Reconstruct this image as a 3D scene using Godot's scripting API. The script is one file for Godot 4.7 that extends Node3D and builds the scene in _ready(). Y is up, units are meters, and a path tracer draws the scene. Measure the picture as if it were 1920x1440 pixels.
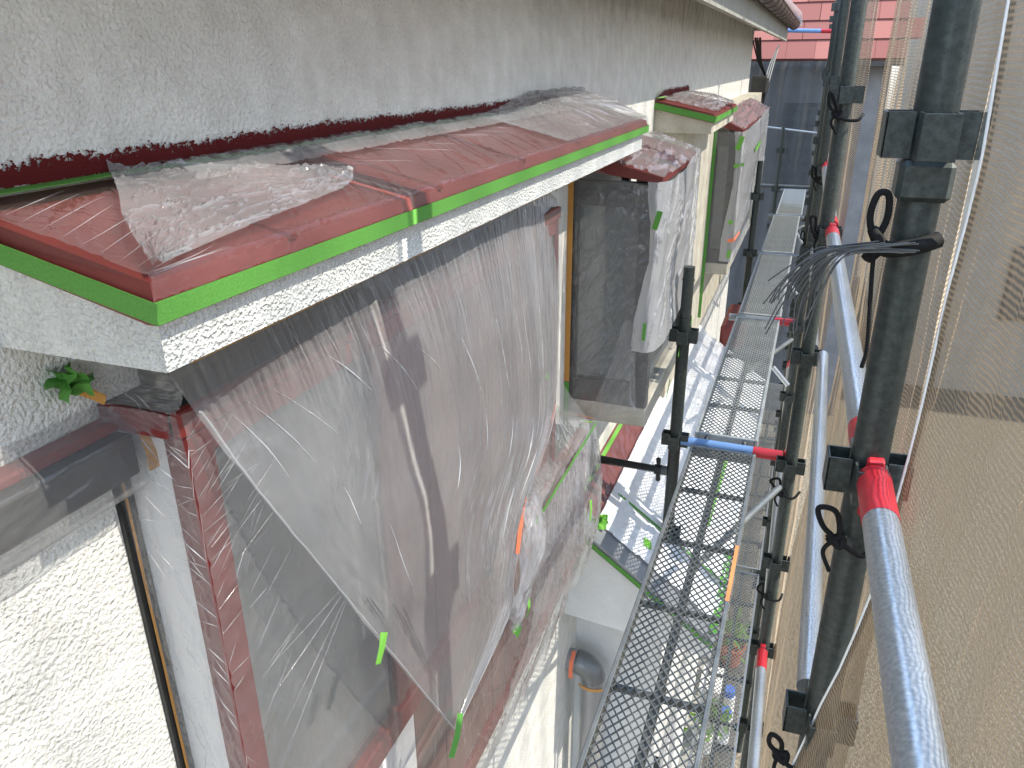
extends Node3D
# Units are metres. p(x, y, d): x right of the camera's foot line, y above the lens height EYE, d ahead along the wall.
const EYE := 4.82
var M := {}
var taken := {}
var nz := FastNoiseLite.new()
var nr := FastNoiseLite.new()
var rng := RandomNumberGenerator.new()

func p(x: float, y: float, d: float) -> Vector3:
	return Vector3(x, EYE + y, -d)

# ---------------------------------------------------------------- mesh building
class MB:
	var v := PackedVector3Array()
	var n := PackedVector3Array()
	var t := PackedVector2Array()
	var i := PackedInt32Array()
	func tri(a: Vector3, b: Vector3, c: Vector3, out: Vector3, ua := Vector2.ZERO, ub := Vector2.ZERO, uc := Vector2.ZERO):
		var g := (c - a).cross(b - a)
		if g.length_squared() < 1e-16:
			return
		var k := v.size()
		if g.dot(out) < 0:
			var s := b
			b = c
			c = s
			var us := ub
			ub = uc
			uc = us
			g = -g
		g = g.normalized()
		v.append_array([a, b, c])
		n.append_array([g, g, g])
		t.append_array([ua, ub, uc])
		i.append_array([k, k + 1, k + 2])
	func quad(a: Vector3, b: Vector3, c: Vector3, d: Vector3, out: Vector3, uv := Rect2(0, 0, 1, 1)):
		var q := uv.position
		var e := uv.end
		tri(a, b, c, out, q, Vector2(e.x, q.y), e)
		tri(a, c, d, out, q, e, Vector2(q.x, e.y))
	func hexa(c: Array):
		# eight corners: bottom ring 0-3, top ring 4-7
		var mid := Vector3.ZERO
		for x in c:
			mid += x / 8.0
		for f in [[0, 1, 2, 3], [4, 5, 6, 7], [0, 1, 5, 4], [1, 2, 6, 5], [2, 3, 7, 6], [3, 0, 4, 7]]:
			var m: Vector3 = (c[f[0]] + c[f[1]] + c[f[2]] + c[f[3]]) / 4.0
			quad(c[f[0]], c[f[1]], c[f[2]], c[f[3]], m - mid)
	func box(a: Vector3, b: Vector3):
		var l := Vector3(minf(a.x, b.x), minf(a.y, b.y), minf(a.z, b.z))
		var h := Vector3(maxf(a.x, b.x), maxf(a.y, b.y), maxf(a.z, b.z))
		hexa([l, Vector3(h.x, l.y, l.z), Vector3(h.x, l.y, h.z), Vector3(l.x, l.y, h.z), Vector3(l.x, h.y, l.z), Vector3(h.x, h.y, l.z), h, Vector3(l.x, h.y, h.z)])
	func cbox(a: Vector3, b: Vector3, c: float):
		# a box with chamfered edges
		var l := Vector3(minf(a.x, b.x), minf(a.y, b.y), minf(a.z, b.z))
		var h := Vector3(maxf(a.x, b.x), maxf(a.y, b.y), maxf(a.z, b.z))
		var m := (l + h) / 2.0
		var s := (h - l) / 2.0
		var pt := func(sg: Vector3, ax: int) -> Vector3:
			var q := Vector3(sg.x * (s.x - c), sg.y * (s.y - c), sg.z * (s.z - c))
			q[ax] = sg[ax] * s[ax]
			return m + q
		for ax in 3:
			var b1 := (ax + 1) % 3
			var b2 := (ax + 2) % 3
			for sg in [-1.0, 1.0]:
				var cs := []
				for k in [[-1, -1], [1, -1], [1, 1], [-1, 1]]:
					var g := Vector3.ZERO
					g[ax] = sg
					g[b1] = k[0]
					g[b2] = k[1]
					cs.append(pt.call(g, ax))
				var o := Vector3.ZERO
				o[ax] = sg
				quad(cs[0], cs[1], cs[2], cs[3], o)
			for s1 in [-1.0, 1.0]:
				for s2 in [-1.0, 1.0]:
					var g1 := Vector3.ZERO
					var g2 := Vector3.ZERO
					g1[ax] = -1
					g2[ax] = 1
					g1[b1] = s1
					g2[b1] = s1
					g1[b2] = s2
					g2[b2] = s2
					quad(pt.call(g1, b1), pt.call(g2, b1), pt.call(g2, b2), pt.call(g1, b2), g1 + g2)
		for x in [-1.0, 1.0]:
			for y in [-1.0, 1.0]:
				for z in [-1.0, 1.0]:
					var g := Vector3(x, y, z)
					tri(pt.call(g, 0), pt.call(g, 1), pt.call(g, 2), g)
	func tube(pts: Array, r: float, sides := 10, cap := true, r2 := -1.0, squash := 1.0):
		var k := pts.size()
		var f := Vector3.UP
		var base := v.size()
		var tan0: Vector3 = (pts[1] - pts[0]).normalized()
		if absf(tan0.dot(f)) > 0.9:
			f = Vector3.RIGHT
		var run := 0.0
		for a in k:
			var tg: Vector3 = (pts[mini(a + 1, k - 1)] - pts[maxi(a - 1, 0)]).normalized()
			f = (f - tg * f.dot(tg)).normalized()
			var g := tg.cross(f)
			var rr := r if r2 < 0 else lerpf(r, r2, float(a) / (k - 1))
			if a > 0:
				run += pts[a].distance_to(pts[a - 1])
			for s in sides + 1:
				var w := TAU * s / sides
				var o := f * cos(w) * squash + g * sin(w)
				v.append(pts[a] + o * rr)
				n.append((f * cos(w) / squash + g * sin(w)).normalized())
				t.append(Vector2(float(s) / sides, run * 4.0))
		for a in k - 1:
			for s in sides:
				var q := base + a * (sides + 1) + s
				i.append_array([q, q + sides + 1, q + 1, q + 1, q + sides + 1, q + sides + 2])
		if cap:
			for e in [0, k - 1]:
				var o: Vector3 = (pts[0] - pts[1]) if e == 0 else (pts[k - 1] - pts[k - 2])
				for s in sides:
					var q: int = base + e * (sides + 1) + s
					tri(pts[e], v[q], v[q + 1], o)
	func grid(nu: int, nv: int, fn: Callable, us := 1.0, vs := 1.0):
		var base := v.size()
		var q := PackedVector3Array()
		q.resize((nu + 1) * (nv + 1))
		for b in nv + 1:
			for a in nu + 1:
				q[b * (nu + 1) + a] = fn.call(float(a) / nu, float(b) / nv)
		for b in nv + 1:
			for a in nu + 1:
				var du := q[b * (nu + 1) + mini(a + 1, nu)] - q[b * (nu + 1) + maxi(a - 1, 0)]
				var dv := q[mini(b + 1, nv) * (nu + 1) + a] - q[maxi(b - 1, 0) * (nu + 1) + a]
				var nn := dv.cross(du)
				v.append(q[b * (nu + 1) + a])
				n.append(nn.normalized() if nn.length_squared() > 1e-18 else Vector3.UP)
				t.append(Vector2(us * a / nu, vs * b / nv))
		for b in nv:
			for a in nu:
				var k := base + b * (nu + 1) + a
				i.append_array([k, k + 1, k + nu + 1, k + 1, k + nu + 2, k + nu + 1])
	func mesh() -> ArrayMesh:
		var a := []
		a.resize(Mesh.ARRAY_MAX)
		a[Mesh.ARRAY_VERTEX] = v
		a[Mesh.ARRAY_NORMAL] = n
		a[Mesh.ARRAY_TEX_UV] = t
		a[Mesh.ARRAY_INDEX] = i
		var m := ArrayMesh.new()
		m.add_surface_from_arrays(Mesh.PRIMITIVE_TRIANGLES, a)
		return m

# ---------------------------------------------------------------- naming
func numbered(called: String) -> String:
	taken[called] = taken.get(called, -1) + 1
	return called if taken[called] == 0 else "%s_%03d" % [called, taken[called]]

func tag(o: Node, label: String, category: String, group := "", kind := ""):
	if label:
		o.set_meta("label", label)
	if category:
		o.set_meta("category", category)
	if group:
		o.set_meta("group", group)
	if kind:
		o.set_meta("kind", kind)
	return o

func thing(called: String, label: String, category: String, at := Vector3.ZERO, group := "") -> Node3D:
	var o := Node3D.new()
	o.name = numbered(called)
	add_child(o)
	o.position = at
	tag(o, label, category, group)
	return o

func part(called: String, mb: MB, m: Material, parent: Node, label := "") -> MeshInstance3D:
	return put(called, mb.mesh(), m, parent, label)

func put(called: String, me: Mesh, m: Material, parent: Node, label := "") -> MeshInstance3D:
	var o := MeshInstance3D.new()
	o.mesh = me
	o.material_override = m
	o.name = called
	parent.add_child(o, true)
	if label:
		o.set_meta("label", label)
	return o

func single(called: String, mb: MB, m: Material, label: String, category: String, group := "") -> MeshInstance3D:
	var o := part(numbered(called), mb, m, self)
	tag(o, label, category, group)
	return o

func sub(called: String, parent: Node, at := Vector3.ZERO) -> Node3D:
	var o := Node3D.new()
	o.name = called
	o.position = at
	parent.add_child(o, true)
	return o

# ---------------------------------------------------------------- materials
func srgb(r: float, g: float, b: float, a := 1.0) -> Color:
	return Color(r / 255.0, g / 255.0, b / 255.0, a)

func noise_image(size: int, freq: float, kind: int, fractal: int, seed_: int, octaves := 3) -> Image:
	var f := FastNoiseLite.new()
	f.noise_type = kind
	f.frequency = freq
	f.fractal_type = fractal
	f.fractal_octaves = octaves
	f.seed = seed_
	return f.get_seamless_image(size, size)

func gray_mix(a: Image, b: Image, wa: float, wb: float, bias := 0.0) -> Image:
	var da := a.get_data()
	var db := b.get_data()
	var o := PackedByteArray()
	o.resize(da.size())
	for k in da.size():
		o[k] = clampi(int(da[k] * wa + db[k] * wb + bias), 0, 255)
	return Image.create_from_data(a.get_width(), a.get_height(), false, Image.FORMAT_L8, o)

func ramp(im: Image, lo: Color, hi: Color) -> ImageTexture:
	# grey image to a colour texture between two sRGB colours
	var d := im.get_data()
	var o := PackedByteArray()
	o.resize(d.size() * 3)
	for k in d.size():
		var c := lo.lerp(hi, d[k] / 255.0)
		o[k * 3] = int(c.r * 255)
		o[k * 3 + 1] = int(c.g * 255)
		o[k * 3 + 2] = int(c.b * 255)
	var im2 := Image.create_from_data(im.get_width(), im.get_height(), false, Image.FORMAT_RGB8, o)
	return ImageTexture.create_from_image(im2)

func normal_of(im: Image, strength: float) -> ImageTexture:
	var c := im.duplicate()
	c.convert(Image.FORMAT_RGBA8)
	c.bump_map_to_normal_map(strength)
	return ImageTexture.create_from_image(c)

func mat(color: Color, rough := 0.7, metal := 0.0) -> StandardMaterial3D:
	var m := StandardMaterial3D.new()
	m.albedo_color = color
	m.roughness = rough
	m.metallic = metal
	if rough > 0.55 and metal == 0.0:
		m.metallic_specular = 0.3
	m.cull_mode = BaseMaterial3D.CULL_DISABLED
	return m

func textured(tex: Texture2D, rough: float, per_m: float, metal := 0.0) -> StandardMaterial3D:
	var m := mat(Color.WHITE, rough, metal)
	m.albedo_texture = tex
	m.uv1_triplanar = true
	m.uv1_world_triplanar = true
	m.uv1_scale = Vector3.ONE * per_m
	return m

func relief(m: StandardMaterial3D, im: Image, cm: float):
	m.heightmap_enabled = true
	m.heightmap_texture = ImageTexture.create_from_image(im)
	m.heightmap_scale = cm
	return m

func film(alpha: float, rough: float, ntex: Texture2D, ns: float, uvs: Vector3, back := 0.25, tone := 0.94) -> StandardMaterial3D:
	var m := mat(Color(tone, tone * 1.01, tone * 1.02, alpha), rough)
	m.transparency = BaseMaterial3D.TRANSPARENCY_ALPHA
	if ntex:
		m.normal_enabled = true
		m.normal_texture = ntex
		m.normal_scale = ns
		m.uv1_scale = uvs
	m.backlight_enabled = true
	m.backlight = Color(back, back, back)
	return m

func creases(f1: float, f2: float, seed_: int, sharp: float) -> Image:
	# thin lines where the film has been folded, flat between them
	var a := noise_image(512, f1, FastNoiseLite.TYPE_SIMPLEX_SMOOTH, FastNoiseLite.FRACTAL_NONE, seed_).get_data()
	var b := noise_image(512, f2, FastNoiseLite.TYPE_SIMPLEX_SMOOTH, FastNoiseLite.FRACTAL_NONE, seed_ + 1).get_data()
	var o := PackedByteArray()
	o.resize(a.size())
	for k in a.size():
		var x := pow(1.0 - absf(a[k] / 127.5 - 1.0), sharp)
		var y := pow(1.0 - absf(b[k] / 127.5 - 1.0), sharp) * 0.45
		o[k] = clampi(int((x + y) * 170.0), 0, 255)
	return Image.create_from_data(512, 512, false, Image.FORMAT_L8, o)

func make_materials():
	var fine := noise_image(1024, 0.055, FastNoiseLite.TYPE_SIMPLEX_SMOOTH, FastNoiseLite.FRACTAL_FBM, 11, 3)
	var cells := noise_image(1024, 0.045, FastNoiseLite.TYPE_CELLULAR, FastNoiseLite.FRACTAL_NONE, 5)
	var stucco_h := gray_mix(fine, cells, 0.75, 0.45, -20)
	var broad := noise_image(512, 0.008, FastNoiseLite.TYPE_SIMPLEX_SMOOTH, FastNoiseLite.FRACTAL_FBM, 3, 5)
	var speck := noise_image(512, 0.09, FastNoiseLite.TYPE_SIMPLEX, FastNoiseLite.FRACTAL_FBM, 8, 3)
	var mottled := gray_mix(broad, speck, 0.7, 0.35, 0)
	M.stucco = relief(textured(ramp(mottled, srgb(202, 201, 194), srgb(234, 234, 228)), 0.92, 1.6), stucco_h, 0.42)
	M.stucco.uv1_scale = Vector3.ONE * 2.3
	var rough_h := gray_mix(fine, noise_image(1024, 0.09, FastNoiseLite.TYPE_CELLULAR, FastNoiseLite.FRACTAL_FBM, 25, 2), 0.5, 0.8, -30)
	M.stucco_rough = relief(textured(ramp(mottled, srgb(196, 199, 196), srgb(230, 233, 230)), 0.92, 2.2), rough_h, 0.5)
	M.stucco_beige = relief(textured(ramp(mottled, srgb(172, 166, 148), srgb(206, 202, 188)), 0.92, 1.6), stucco_h, 0.3)  # beiger and darker than the other stucco
	M.plain_wall = relief(textured(ramp(mottled, srgb(205, 206, 203), srgb(224, 226, 224)), 0.9, 1.1), speck, 0.04)
	var red_n := gray_mix(broad, speck, 0.6, 0.4, 0)
	M.red = textured(ramp(red_n, srgb(102, 40, 36), srgb(122, 50, 45)), 0.5, 2.0)
	M.red_trim = textured(ramp(red_n, srgb(104, 36, 34), srgb(134, 48, 44)), 0.45, 3.0)
	M.red_post = textured(ramp(red_n, srgb(92, 24, 22), srgb(118, 32, 29)), 0.5, 3.0)
	M.red_board = textured(ramp(red_n, srgb(104, 74, 70), srgb(126, 90, 86)), 0.65, 2.0)
	M.red_paint = mat(srgb(112, 22, 24), 0.5)
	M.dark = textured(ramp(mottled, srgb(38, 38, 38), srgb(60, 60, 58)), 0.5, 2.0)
	M.beige = textured(ramp(mottled, srgb(160, 154, 140), srgb(192, 187, 172)), 0.7, 2.0)
	M.panel = mat(srgb(222, 223, 224), 0.5)
	M.curtain = mat(srgb(150, 150, 144), 0.9)
	M.fascia = relief(textured(ramp(mottled, srgb(150, 150, 142), srgb(182, 182, 174)), 0.85, 1.2), speck, 0.05)
	M.gutter = textured(ramp(mottled, srgb(74, 62, 56), srgb(100, 86, 78)), 0.4, 2.0)
	var g := mat(srgb(90, 98, 102, 0.35), 0.05)
	g.transparency = BaseMaterial3D.TRANSPARENCY_ALPHA
	M.glass = g
	# scaffold metal
	M.post = textured(ramp(gray_mix(noise_image(512, 0.03, FastNoiseLite.TYPE_SIMPLEX_SMOOTH, FastNoiseLite.FRACTAL_FBM, 31, 5), speck, 0.8, 0.3, -10), srgb(34, 40, 38), srgb(76, 83, 79)), 0.42, 4.0, 0.3)
	M.galv = textured(ramp(speck, srgb(150, 154, 156), srgb(196, 200, 202)), 0.34, 3.0, 0.75)
	M.galv_dull = textured(ramp(gray_mix(broad, speck, 0.5, 0.5, 0), srgb(100, 104, 104), srgb(150, 154, 153)), 0.48, 4.0, 0.5)
	M.deck_sunlit = textured(ramp(gray_mix(broad, speck, 0.5, 0.5, 0), srgb(140, 144, 143), srgb(182, 186, 184)), 0.5, 4.0, 0.3)  # lighter copy of plank metal for far planks; sunlight put into its colour
	M.galv_dark = textured(ramp(gray_mix(broad, speck, 0.5, 0.5, 0), srgb(70, 74, 74), srgb(112, 116, 115)), 0.5, 4.0, 0.5)
	M.iron = textured(ramp(speck, srgb(34, 35, 35), srgb(58, 58, 57)), 0.45, 4.0, 0.4)
	M.red_metal = textured(ramp(speck, srgb(150, 24, 34), srgb(206, 44, 54)), 0.4, 6.0)
	M.blue_metal = textured(ramp(speck, srgb(84, 124, 178), srgb(126, 160, 204)), 0.4, 6.0)
	M.orange_label = mat(srgb(226, 150, 96), 0.6)
	M.cord = mat(srgb(26, 26, 26), 0.8)
	M.strand = mat(srgb(92, 92, 90), 0.8)
	# tapes
	var crepe := noise_image(256, 0.12, FastNoiseLite.TYPE_SIMPLEX, FastNoiseLite.FRACTAL_FBM, 41, 2)
	M.green = relief(textured(ramp(crepe, srgb(84, 142, 62), srgb(98, 156, 74)), 0.6, 8.0), crepe, 0.02)
	M.lime = textured(ramp(crepe, srgb(108, 172, 66), srgb(122, 186, 82)), 0.6, 8.0)
	M.lime.backlight_enabled = true
	M.lime.backlight = Color(0.3, 0.3, 0.3)
	M.tan = textured(ramp(crepe, srgb(184, 132, 66), srgb(204, 152, 84)), 0.6, 8.0)
	M.orange = textured(ramp(crepe, srgb(236, 122, 86), srgb(246, 142, 106)), 0.6, 8.0)
	# film
	var n_cr := normal_of(creases(0.009, 0.021, 51, 9.0), 5.0)
	var n_st := normal_of(creases(0.008, 0.03, 61, 12.0), 4.0)
	M.film_tight = film(0.03, 0.09, n_cr, 0.2, Vector3(4, 4, 1), 0.04)
	M.film_loose = film(0.30, 0.13, n_cr, 0.12, Vector3(4, 4, 1), 0.1, 0.72)
	M.film_wrap = film(0.20, 0.12, n_cr, 0.2, Vector3(3, 3, 1), 0.08, 0.7)
	M.film_drape = film(0.36, 0.14, n_st, 0.12, Vector3(6, 0.6, 1), 0.14, 0.63)
	M.painted_glint = film(0.7, 0.12, null, 0.0, Vector3.ONE, 0.2, 0.9)  # whiter, denser film that paints highlights onto the folds
	M.film_under = film(0.2, 0.12, n_cr, 0.12, Vector3(2, 2, 1), 0.08, 0.66)
	M.film_white = film(0.58, 0.2, null, 0.0, Vector3.ONE, 0.25, 0.76)
	M.film_pleat = film(0.34, 0.14, null, 0.0, Vector3.ONE, 0.1, 0.8)
	M.film_clear = film(0.08, 0.10, n_cr, 0.15, Vector3(2.2, 2.2, 1), 0.05)
	M.film_roof = film(0.78, 0.2, n_cr, 0.2, Vector3(2.5, 2.5, 1), 0.2, 0.97)
	# net
	M.net = net_material(srgb(164, 147, 124), 0.9, 0.42)
	M.net_dark = net_material(srgb(96, 98, 100), 0.85, 0.45)
	# ground
	var soil := noise_image(512, 0.05, FastNoiseLite.TYPE_SIMPLEX, FastNoiseLite.FRACTAL_FBM, 71, 5)
	M.ground = relief(textured(ramp(soil, srgb(74, 70, 61), srgb(114, 108, 96)), 0.95, 0.8), soil, 1.0)
	M.concrete = textured(ramp(mottled, srgb(140, 140, 134), srgb(176, 175, 168)), 0.9, 0.7)
	M.slate = textured(ramp(mottled, srgb(150, 152, 152), srgb(190, 192, 192)), 0.6, 1.5)
	M.flash = textured(ramp(mottled, srgb(128, 132, 136), srgb(160, 164, 168)), 0.4, 1.5, 0.4)
	M.tile_red = [mat(srgb(116, 74, 68), 0.9), mat(srgb(108, 68, 63), 0.9), mat(srgb(123, 80, 73), 0.9)]
	M.siding = textured(ramp(mottled, srgb(96, 97, 98), srgb(124, 125, 125)), 0.8, 0.7)
	M.siding_light = textured(ramp(mottled, srgb(140, 134, 122), srgb(164, 158, 146)), 0.85, 0.6)
	M.pvc = mat(srgb(214, 214, 210), 0.4)
	M.grey_pipe = mat(srgb(150, 150, 150), 0.4)
	M.downpipe = mat(srgb(146, 146, 143), 0.4)
	M.terracotta = mat(srgb(172, 104, 72), 0.85)
	M.plant = mat(srgb(96, 128, 52), 0.7)
	M.plant.backlight_enabled = true
	M.plant.backlight = Color(0.3, 0.4, 0.15)
	M.blue = mat(srgb(74, 112, 196), 0.4)
	M.white = mat(srgb(232, 230, 224), 0.6)
	M.wire = mat(srgb(30, 30, 32), 0.5)

func net_material(c: Color, a_hi: float, a_lo: float) -> StandardMaterial3D:
	# woven sheet: ribs across, finer threads down, gaps between them; one tile is 448 mm
	var s := 512
	var im := Image.create(s, s, false, Image.FORMAT_RGBA8)
	var row := PackedFloat32Array()
	var col := PackedFloat32Array()
	for k in s:
		row.append(nz.get_noise_1d((k / 8) * 3.7) * 0.5 + 0.3 * sin(TAU * k / s * 3.0))
		col.append(nz.get_noise_1d((k / 4) * 2.9 + 500.0) * 0.5 + 0.35 * sin(TAU * k / s * 2.0 + 1.0))
	for y in s:
		for x in s:
			var rib := 0.5 + 0.5 * cos(TAU * y / 8.0)
			var warp := 0.5 + 0.5 * cos(TAU * x / 4.0)
			var k := clampf(maxf(pow(rib, 1.3), 0.55 * pow(warp, 3.0)) + row[y] * 0.16 + col[x] * 0.34, 0.0, 1.0)
			var th := clampf(0.70 + 0.26 * pow(rib, 0.8) + row[y] * 0.08 + col[x] * 0.12, 0.3, 1.0)
			im.set_pixel(x, y, Color(c.r * th, c.g * th, c.b * th, lerpf(a_lo, a_hi, k)))
	var m := mat(Color.WHITE, 0.75)
	m.albedo_texture = ImageTexture.create_from_image(im)
	m.transparency = BaseMaterial3D.TRANSPARENCY_ALPHA
	m.uv1_scale = Vector3(1.0 / 0.448, 1.0 / 0.448, 1)
	m.backlight_enabled = true
	m.backlight = Color(0.4, 0.38, 0.34)
	return m

# ---------------------------------------------------------------- film and tape helpers
func cr(a: Vector3, b: Vector3, c: Vector3, d: Vector3, t: float) -> Vector3:
	return b.cubic_interpolate(c, a, d, t)

func along(pts: Array, u: float) -> Vector3:
	var k := pts.size()
	var s := clampf(u, 0, 1) * (k - 1)
	var j := mini(int(s), k - 2)
	var f := s - j
	var a: Vector3 = pts[j - 1] if j > 0 else pts[0] * 2.0 - pts[1]
	var d: Vector3 = pts[j + 2] if j + 2 < k else pts[k - 1] * 2.0 - pts[k - 2]
	return cr(a, pts[j], pts[j + 1], d, f)

func patch(rows: Array, u: float, v: float) -> Vector3:
	var c := []
	for r in rows:
		c.append(along(r, u))
	return along(c, v)

func ridge(x: float, y: float) -> float:
	# sharp creases, 0 to 1
	return 1.0 - absf(nr.get_noise_2d(x, y)) * 2.0

func crease(x: float, y: float, th := 0.8) -> float:
	# sparse narrow folds, 0 to 1
	return smoothstep(th, 1.0, 1.0 - absf(nz.get_noise_2d(x, y)) * 2.0)

func sheet(rows: Array, nu: int, nv: int, out: Vector3, wrinkle: Callable) -> MB:
	var m := MB.new()
	var w: float = rows[0][0].distance_to(rows[0][-1])
	var h: float = rows[0][0].distance_to(rows[-1][0])
	m.grid(nu, nv, func(u, v): return patch(rows, u, v) + out * wrinkle.call(u, v), maxf(w, 0.2), maxf(h, 0.2))
	return m

func pleat_or_glint(parent: Node, surf: Callable, a: Vector2, b: Vector2, bow: float, r: float, ma: Material = null):
	# thin tube from a to b
	var m := MB.new()
	var q := []
	for k in 19:
		var t := k / 18.0
		var c := a.lerp(b, t)
		c.x += sin(t * PI) * bow
		q.append(surf.call(c.x, c.y))
	var base := m.v.size()
	for h in [0, 9]:
		m.tube(q.slice(h, h + 10), r * (0.15 if h == 0 else 1.0), 6, true, r * (1.0 if h == 0 else 0.15), 0.7)
	part("pleat_or_glint", m, ma if ma else M.film_pleat, parent)

func tape(pts: Array, side: Vector3, width: float, lift := Vector3.ZERO, wob := 0.0) -> MB:
	# a strip of tape 0.6 mm thick that follows points along its middle; side points across it
	var m := MB.new()
	var k := pts.size()
	var a := []
	for j in k:
		var tg: Vector3 = (pts[mini(j + 1, k - 1)] - pts[maxi(j - 1, 0)]).normalized()
		var s := (side - tg * side.dot(tg)).normalized() * width / 2.0
		var nn := tg.cross(s).normalized() * 0.0003
		var c: Vector3 = pts[j] + lift + nz.get_noise_1d(j * 31.0 + pts[0].z * 90) * wob * nn.normalized()
		a.append([c + s + nn, c - s + nn, c - s - nn, c + s - nn, nn])
	for j in k - 1:
		for e in 4:
			var f := (e + 1) % 4
			var o: Vector3 = (a[j][e] + a[j][f]) / 2.0 - (a[j][0] + a[j][2]) / 2.0
			m.quad(a[j][e], a[j + 1][e], a[j + 1][f], a[j][f], o)
	m.quad(a[0][0], a[0][1], a[0][2], a[0][3], pts[0] - pts[1])
	m.quad(a[k - 1][0], a[k - 1][1], a[k - 1][2], a[k - 1][3], pts[k - 1] - pts[k - 2])
	return m

func line(a: Vector3, b: Vector3, k: int) -> Array:
	var o := []
	for j in k + 1:
		o.append(a.lerp(b, float(j) / k))
	return o

# ================================================================ scene
func _ready():
	rng.seed = 7
	nz.seed = 4
	nz.frequency = 1.0
	nz.noise_type = FastNoiseLite.TYPE_SIMPLEX_SMOOTH
	nr.seed = 9
	nr.frequency = 1.0
	nr.noise_type = FastNoiseLite.TYPE_SIMPLEX_SMOOTH
	nr.fractal_type = FastNoiseLite.FRACTAL_FBM
	nr.fractal_octaves = 2
	# --- camera
	var cam := Camera3D.new()
	var yaw := deg_to_rad(-20.795)
	var pit := deg_to_rad(22.542)
	var rol := deg_to_rad(-0.4)
	var fwd := Vector3(sin(yaw) * cos(pit), -sin(pit), -cos(yaw) * cos(pit))
	var rt := Vector3(cos(yaw), 0, sin(yaw))
	var up := rt.cross(fwd)
	cam.transform = Transform3D(Basis(rt * cos(rol) + up * sin(rol), up * cos(rol) - rt * sin(rol), -fwd), Vector3(0, EYE, 0))
	cam.fov = 52.83
	cam.near = 0.03
	cam.far = 400.0
	cam.name = "camera"
	add_child(cam)
	# --- sky
	var we := WorldEnvironment.new()
	var env := Environment.new()
	var sky := Sky.new()
	var sm := ProceduralSkyMaterial.new()
	sm.sky_top_color = srgb(146, 174, 212)
	sm.sky_horizon_color = srgb(228, 230, 230)
	sm.sky_curve = 0.18
	sm.ground_bottom_color = srgb(120, 116, 108)
	sm.ground_horizon_color = srgb(190, 190, 186)
	sky.sky_material = sm
	env.background_mode = Environment.BG_SKY
	env.sky = sky
	env.background_energy_multiplier = 1.9
	env.tonemap_mode = Environment.TONE_MAPPER_LINEAR
	env.tonemap_exposure = 2.8
	env.sdfgi_enabled = true
	env.ssao_enabled = true
	env.ssil_enabled = true
	we.environment = env
	we.name = "world_environment"
	add_child(we)
	# --- sun: square on to the wall from the scaffold side, a little from ahead
	var sun := DirectionalLight3D.new()
	sun.light_energy = 1.6
	sun.light_color = Color(1.0, 0.965, 0.91)
	sun.light_angular_distance = 0.5
	sun.shadow_enabled = true
	sun.look_at_from_position(Vector3(1, 1.2, -0.1) * 20.0, Vector3.ZERO, Vector3.UP)
	sun.name = "sun"
	add_child(sun)

	make_materials()
	build_ground()
	build_house()
	build_neighbours()
	build_films()
	build_tapes()
	build_scaffold()
	build_nets()
	build_small()

# ---------------------------------------------------------------- ground
func build_ground():
	var m := MB.new()
	m.quad(Vector3(-80, 0, -90), Vector3(80, 0, -90), Vector3(80, 0, 70), Vector3(-80, 0, 70), Vector3.UP)
	tag(part("ground", m, M.ground, self), "bare gravelly ground around the house", "ground", "", "structure")
	m = MB.new()
	m.box(Vector3(-0.74, 0, -12), Vector3(-0.2, 0.06, 3))
	tag(part("path", m, M.concrete, self), "grey concrete strip along the foot of the house wall", "path", "", "structure")

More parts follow.
